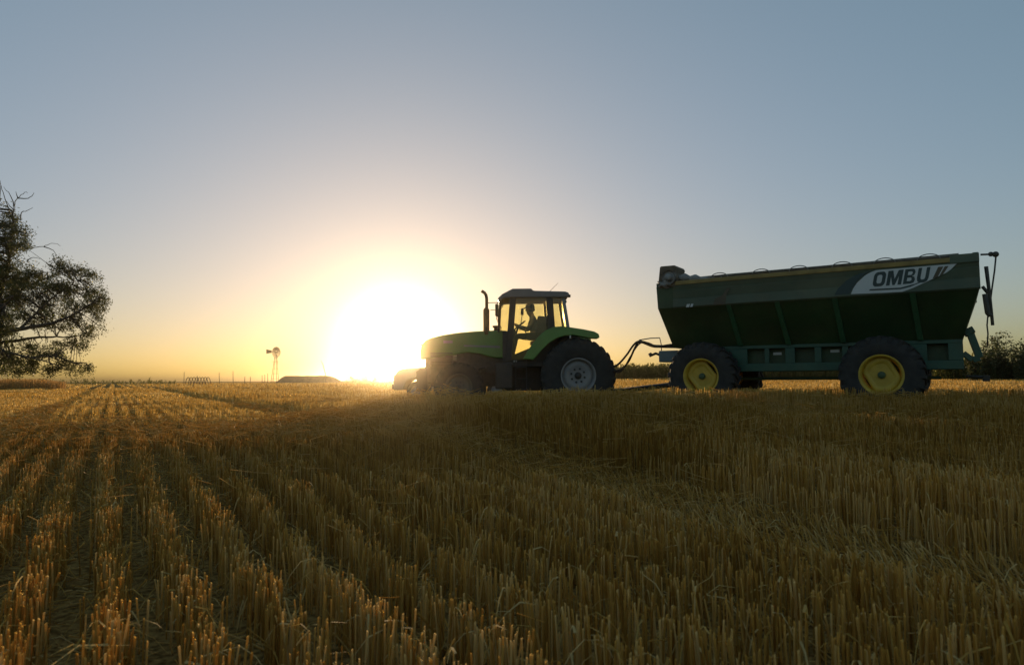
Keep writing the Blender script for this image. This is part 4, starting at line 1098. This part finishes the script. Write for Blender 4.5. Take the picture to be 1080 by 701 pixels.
# tall weeds far behind the hitch and the cart
def weeds(name, label, p0, p1, Y0, Y1, n, hm, material, lean=.1, leafy=5, lw=.05, ll=.35, group=None):
    y_ = rng.uniform(Y0, Y1, n); pxs = rng.uniform(p0, p1, n); x_ = (pxs - 540) / FPX * y_
    h_ = hm(pxs) * rng.uniform(.72, 1.08, n) * (.85 + .3*vnoise(x_ / 1.5, y_*0, 51)); z_ = G(x_, y_)
    global SV, SF, ST
    SV, SF, ST = [], [], []; OFF[0] = 0
    tn = rng.uniform(0, .8, n)
    add_blades(x_, y_, z_, h_, np.full(n, lw*.6), rng.normal(0, lean, n), rng.uniform(0, 6.28, n), tn)
    for k in range(leafy):
        f = rng.uniform(.15, 1.0, n)
        add_blades(x_ + rng.normal(0, .08, n), y_ + rng.normal(0, .08, n), z_ + h_*f, ll*rng.uniform(.6, 1.2, n), lw*rng.uniform(.7, 1.5, n), rng.normal(.9, .4, n), rng.uniform(0, 6.28, n), np.clip(tn + rng.normal(.1, .15, n), 0, 1))
    return tag(np_mesh(name, np.concatenate(SV), [np.concatenate(SF)], material, tint=np.concatenate(ST)), label, kind='stuff')
weeds('weed_strip', 'strip of tall green weeds along the far edge of the field', 622, 1130, 100, 112, 4200, lambda p: 1.9 + .5*vnoise(p/14, p*0, 61), M['weed'], .12, 9, .16, .42)
weeds('weed_thicket', 'dark thicket of weeds at the foot of the shrubs', 985, 1130, 56, 62, 1500, lambda p: 1.5 + .5*vnoise(p/9, p*0, 62), M['weed'], .12, 9, .10, .3)
weeds('unharvested_wheat', 'strip of standing brown wheat under the tree', -130, 70, 62, 75, 6000, lambda p: .95 - .25*sst(40, 70, p), M['wheat'], .08, 1, .06, .14)
weeds('horizon_grass', 'sparse dry grass along the far left horizon', 60, 186, 120, 140, 170, lambda p: .6 + .7*vnoise(p/3, p*0, 63), M['weed'], .12, 5, .12, .3)

# ------------------------------------------------------------------ far left: windmill, bank, fence, hoops, poles, bushes
WY = 150.0
wb = at(290, 402, WY); wb.z = Gf(wb.x, WY)
WM = empty('windmill', wb, 0, 'farm windmill with round wheel and tail vane standing on the horizon', 'windmill')
px2 = WY / FPX
hub = at(291.5, 371.5, WY) - wb
m = MB()
tw = 3.4 * px2
for sx in (-1, 1):
    for sy in (-1, 1): m.tube([(sx*tw*.95 - .05, sy*tw*.95, -.1), (sx*.12 + hub.x*.6, sy*.12, hub.z - .3)], .055, 6)
for k in range(1, 6):
    t = k / 6.2; h_ = hub.z * t; q_ = tw*.95*(1 - t) + .12*t
    c4 = [(sx*q_, sy*q_, h_) for sx, sy in ((-1, -1), (1, -1), (1, 1), (-1, 1))]
    for i in range(4): m.tube([c4[i], c4[(i+1) % 4]], .03, 5)
m.box(-.65, .65, -.65, .65, hub.z*.70, hub.z*.70 + .06)
m.build('tower', M['galv'], WM)
yaw = R(62)
RT = bpy.data.objects.new('rotor', None); COL.objects.link(RT); RT.parent = WM; RT.location = hub; RT.rotation_euler = (0, 0, yaw)
m = MB(); RR = 1.22
for i in range(16):
    a = 2*PI*i/16
    ca, sa = math.cos(a), math.sin(a)
    def Q(r, tng, yy): return Vector((r*ca - tng*sa, yy, r*sa + tng*ca))
    m.hexa([Q(.38, -.05, -.02), Q(.38, .05, .02), Q(.38, .05, .035), Q(.38, -.05, -.005), Q(RR, -.16, -.07), Q(RR, .16, .07), Q(RR, .16, .085), Q(RR, -.16, -.055)])
for rr in (.55, 1.0): m.tube([(rr*math.cos(2*PI*i/32), .05, rr*math.sin(2*PI*i/32)) for i in range(33)], .02, 5, False)
for i in range(8): m.tube([(0, .05, 0), (RR*.9*math.cos(2*PI*i/8), .05, RR*.9*math.sin(2*PI*i/8))], .015, 4)
m.build('blades', M['galv'], RT)
MB().lathe([(.16, -.25), (.18, -.1), (.18, .4), (0, .45)], k=14).build('hub', M['engine'], RT)
m = MB(); v0 = at(286.5, 370.8, WY) - wb; v1 = at(281, 370.5, WY) - wb
m.tube([hub, v0], .04, 6)
m.prism([(v0.x, v0.z - .25), (v1.x, v1.z - .50), (v1.x - .05, v1.z + .45), (v0.x, v0.z + .30)], -.02, .02)
m.build('tail_vane', M['galv'], WM)

def mound(name, label, p0, p1, pyt, Y, depth):
    a = at(p0, 402, Y); b = at(p1, 402, Y); top = at((p0+p1)/2, pyt, Y).z
    n = 48; k = 14; Vl = []
    for i in range(n + 1):
        t = i / n; xx = a.x + (b.x - a.x)*t
        prof = min(1, t*5.5, (1 - t)*3.6); prof = prof*prof*(3 - 2*prof)
        for j in range(k + 1):
            s_ = j / k; cr = min(1, s_*3, (1-s_)*3); cr = cr*cr*(3 - 2*cr)
            yy = Y - depth/2 + depth*s_
            g = Gf(xx, yy)
            Vl.append((xx, yy, g - .05 + (top - g)*prof*cr + .10*float(vnoise(xx/.7, yy/.7, 71))*prof*cr))
    I_ = np.arange((n+1)*(k+1)).reshape(n+1, k+1)
    F_ = np.stack([I_[:-1, :-1].ravel(), I_[1:, :-1].ravel(), I_[1:, 1:].ravel(), I_[:-1, 1:].ravel()], 1)
    return tag(np_mesh(name, np.array(Vl), F_, M['earth'], smooth=True), label, kind='structure')
mound('hill', 'low flat-topped earth bank beside the windmill', 290, 366, 396.2, WY - 2, 9)

# leaning poles beside the bank
def pole(pts, Y, r, label):
    P = [at(a, b, Y) for a, b in pts]; base = P[0].copy(); base.z = Gf(base.x, Y)
    root = MB().tube([Vector((0, 0, -.2))] + [p - base for p in P[1:]], [r] + [r*.8]*(len(P)-2) + [r*.5], 7).build('pole', M['wood'])
    root.location = base; tag(root, label, 'pole', 'poles beside the earth bank')
pole([(343.5, 399), (343.2, 394), (340.5, 384), (338.5, 380)], WY - 8, .09, 'bent thin pole leaning over the right end of the earth bank')
pole([(359.6, 400), (359.4, 390), (359.7, 377)], WY - 12, .07, 'straight thin pole standing just right of the earth bank')

# fence on the horizon
FY = 140.0
f0 = at(186, 402, FY); f0.z = Gf(f0.x, FY)
FN = empty('fence', f0, 0, 'sparse wire fence of thin uneven posts on the horizon left of the windmill', 'fence')
posts = [(194, 392), (208, 396), (231.5, 392.5), (246, 391), (258, 397), (264, 397), (276.5, 395.5), (279.5, 394.8), (282.5, 393.5)]
tops = []
for a, b in posts:
    p = at(a, 402, FY) - f0; t = at(a + random.uniform(-.4, .4), b, FY) - f0
    MB().tube([(p.x, 0, -.2), (t.x, 0, t.z)], [.07, .05], 6).build('post', M['wood'], FN); tops.append((p.x, t.z))
m = MB()
for hh in (.5, .85, 1.15):
    m.tube([(0, .03, hh)] + [(x_, .03, hh) for x_, _ in tops] + [(tops[-1][0] + 1.2, .03, hh)], .010, 4)
m.build('wire', M['steel'], FN)

# row of low steel hoops (trough cover frame)
HY = 112.0
h0 = at(209, 402, HY); h0.z = Gf(h0.x, HY)
m = MB(); q1 = HY / FPX; zt = (at(209, 397.8, HY).z - h0.z)
for k in range(4):
    cxk = (-9 + k*6.0) * q1
    for yy in (-.5, .5):
        m.tube([(cxk + 2.75*q1*math.cos(a), yy, -.05 + (zt + .05)*math.sin(a)) for a in np.linspace(0, PI, 16)], .055, 6)
for yy in (-.5, .5): m.tube([(-12*q1, yy, .12), (12*q1, yy, .12)], .05, 6)
hoops = m.build('hoop_rack', M['rust']); hoops.location = h0
tag(hoops, 'low rack of four round steel hoops on the horizon left of the windmill', 'rack')

def far_bush(px, pyt, Y, wpx, label, group='low bushes on the horizon'):
    b_ = at(px, 402, Y); b_.z = Gf(b_.x, Y); ht = at(px, pyt, Y).z - b_.z; wd = wpx/FPX*Y
    root = empty('bush', b_, 0, label, 'bush', group); sm = MB(); cs = []
    for i in range(26):
        p = Vector((random.gauss(0, .26)*wd, random.gauss(0, .26)*wd, ht*random.uniform(.25, .98)*(1 - .1*random.random())))
        p.z *= max(.3, 1 - (abs(p.x)/(wd*.75))**2)
        sm.tube([(p.x*.25, p.y*.25, -.05), (p.x*.7, p.y*.7, p.z*.6), p], [.05, .03, .01], 4); cs.append(tuple(p))
    sm.build('stem', M['bark'], root)
    v_, f_, t_ = leaf_cloud(cs, .22*wd/2.2, 36, .24, .12, .1); np_mesh('foliage', v_, f_, M['shrub_leaf'], root, t_)
for a in ((372, 396.0, 146, 16, 'ragged low bush in the sun glare right of the straight pole'), (386, 396.6, 149, 14, 'second low bush right of the straight pole'), (397, 395.6, 146, 12, 'third low bush right of the straight pole'),
          (412, 394.8, 143, 20, 'widest low bush, left of the pickup truck')): far_bush(*a)
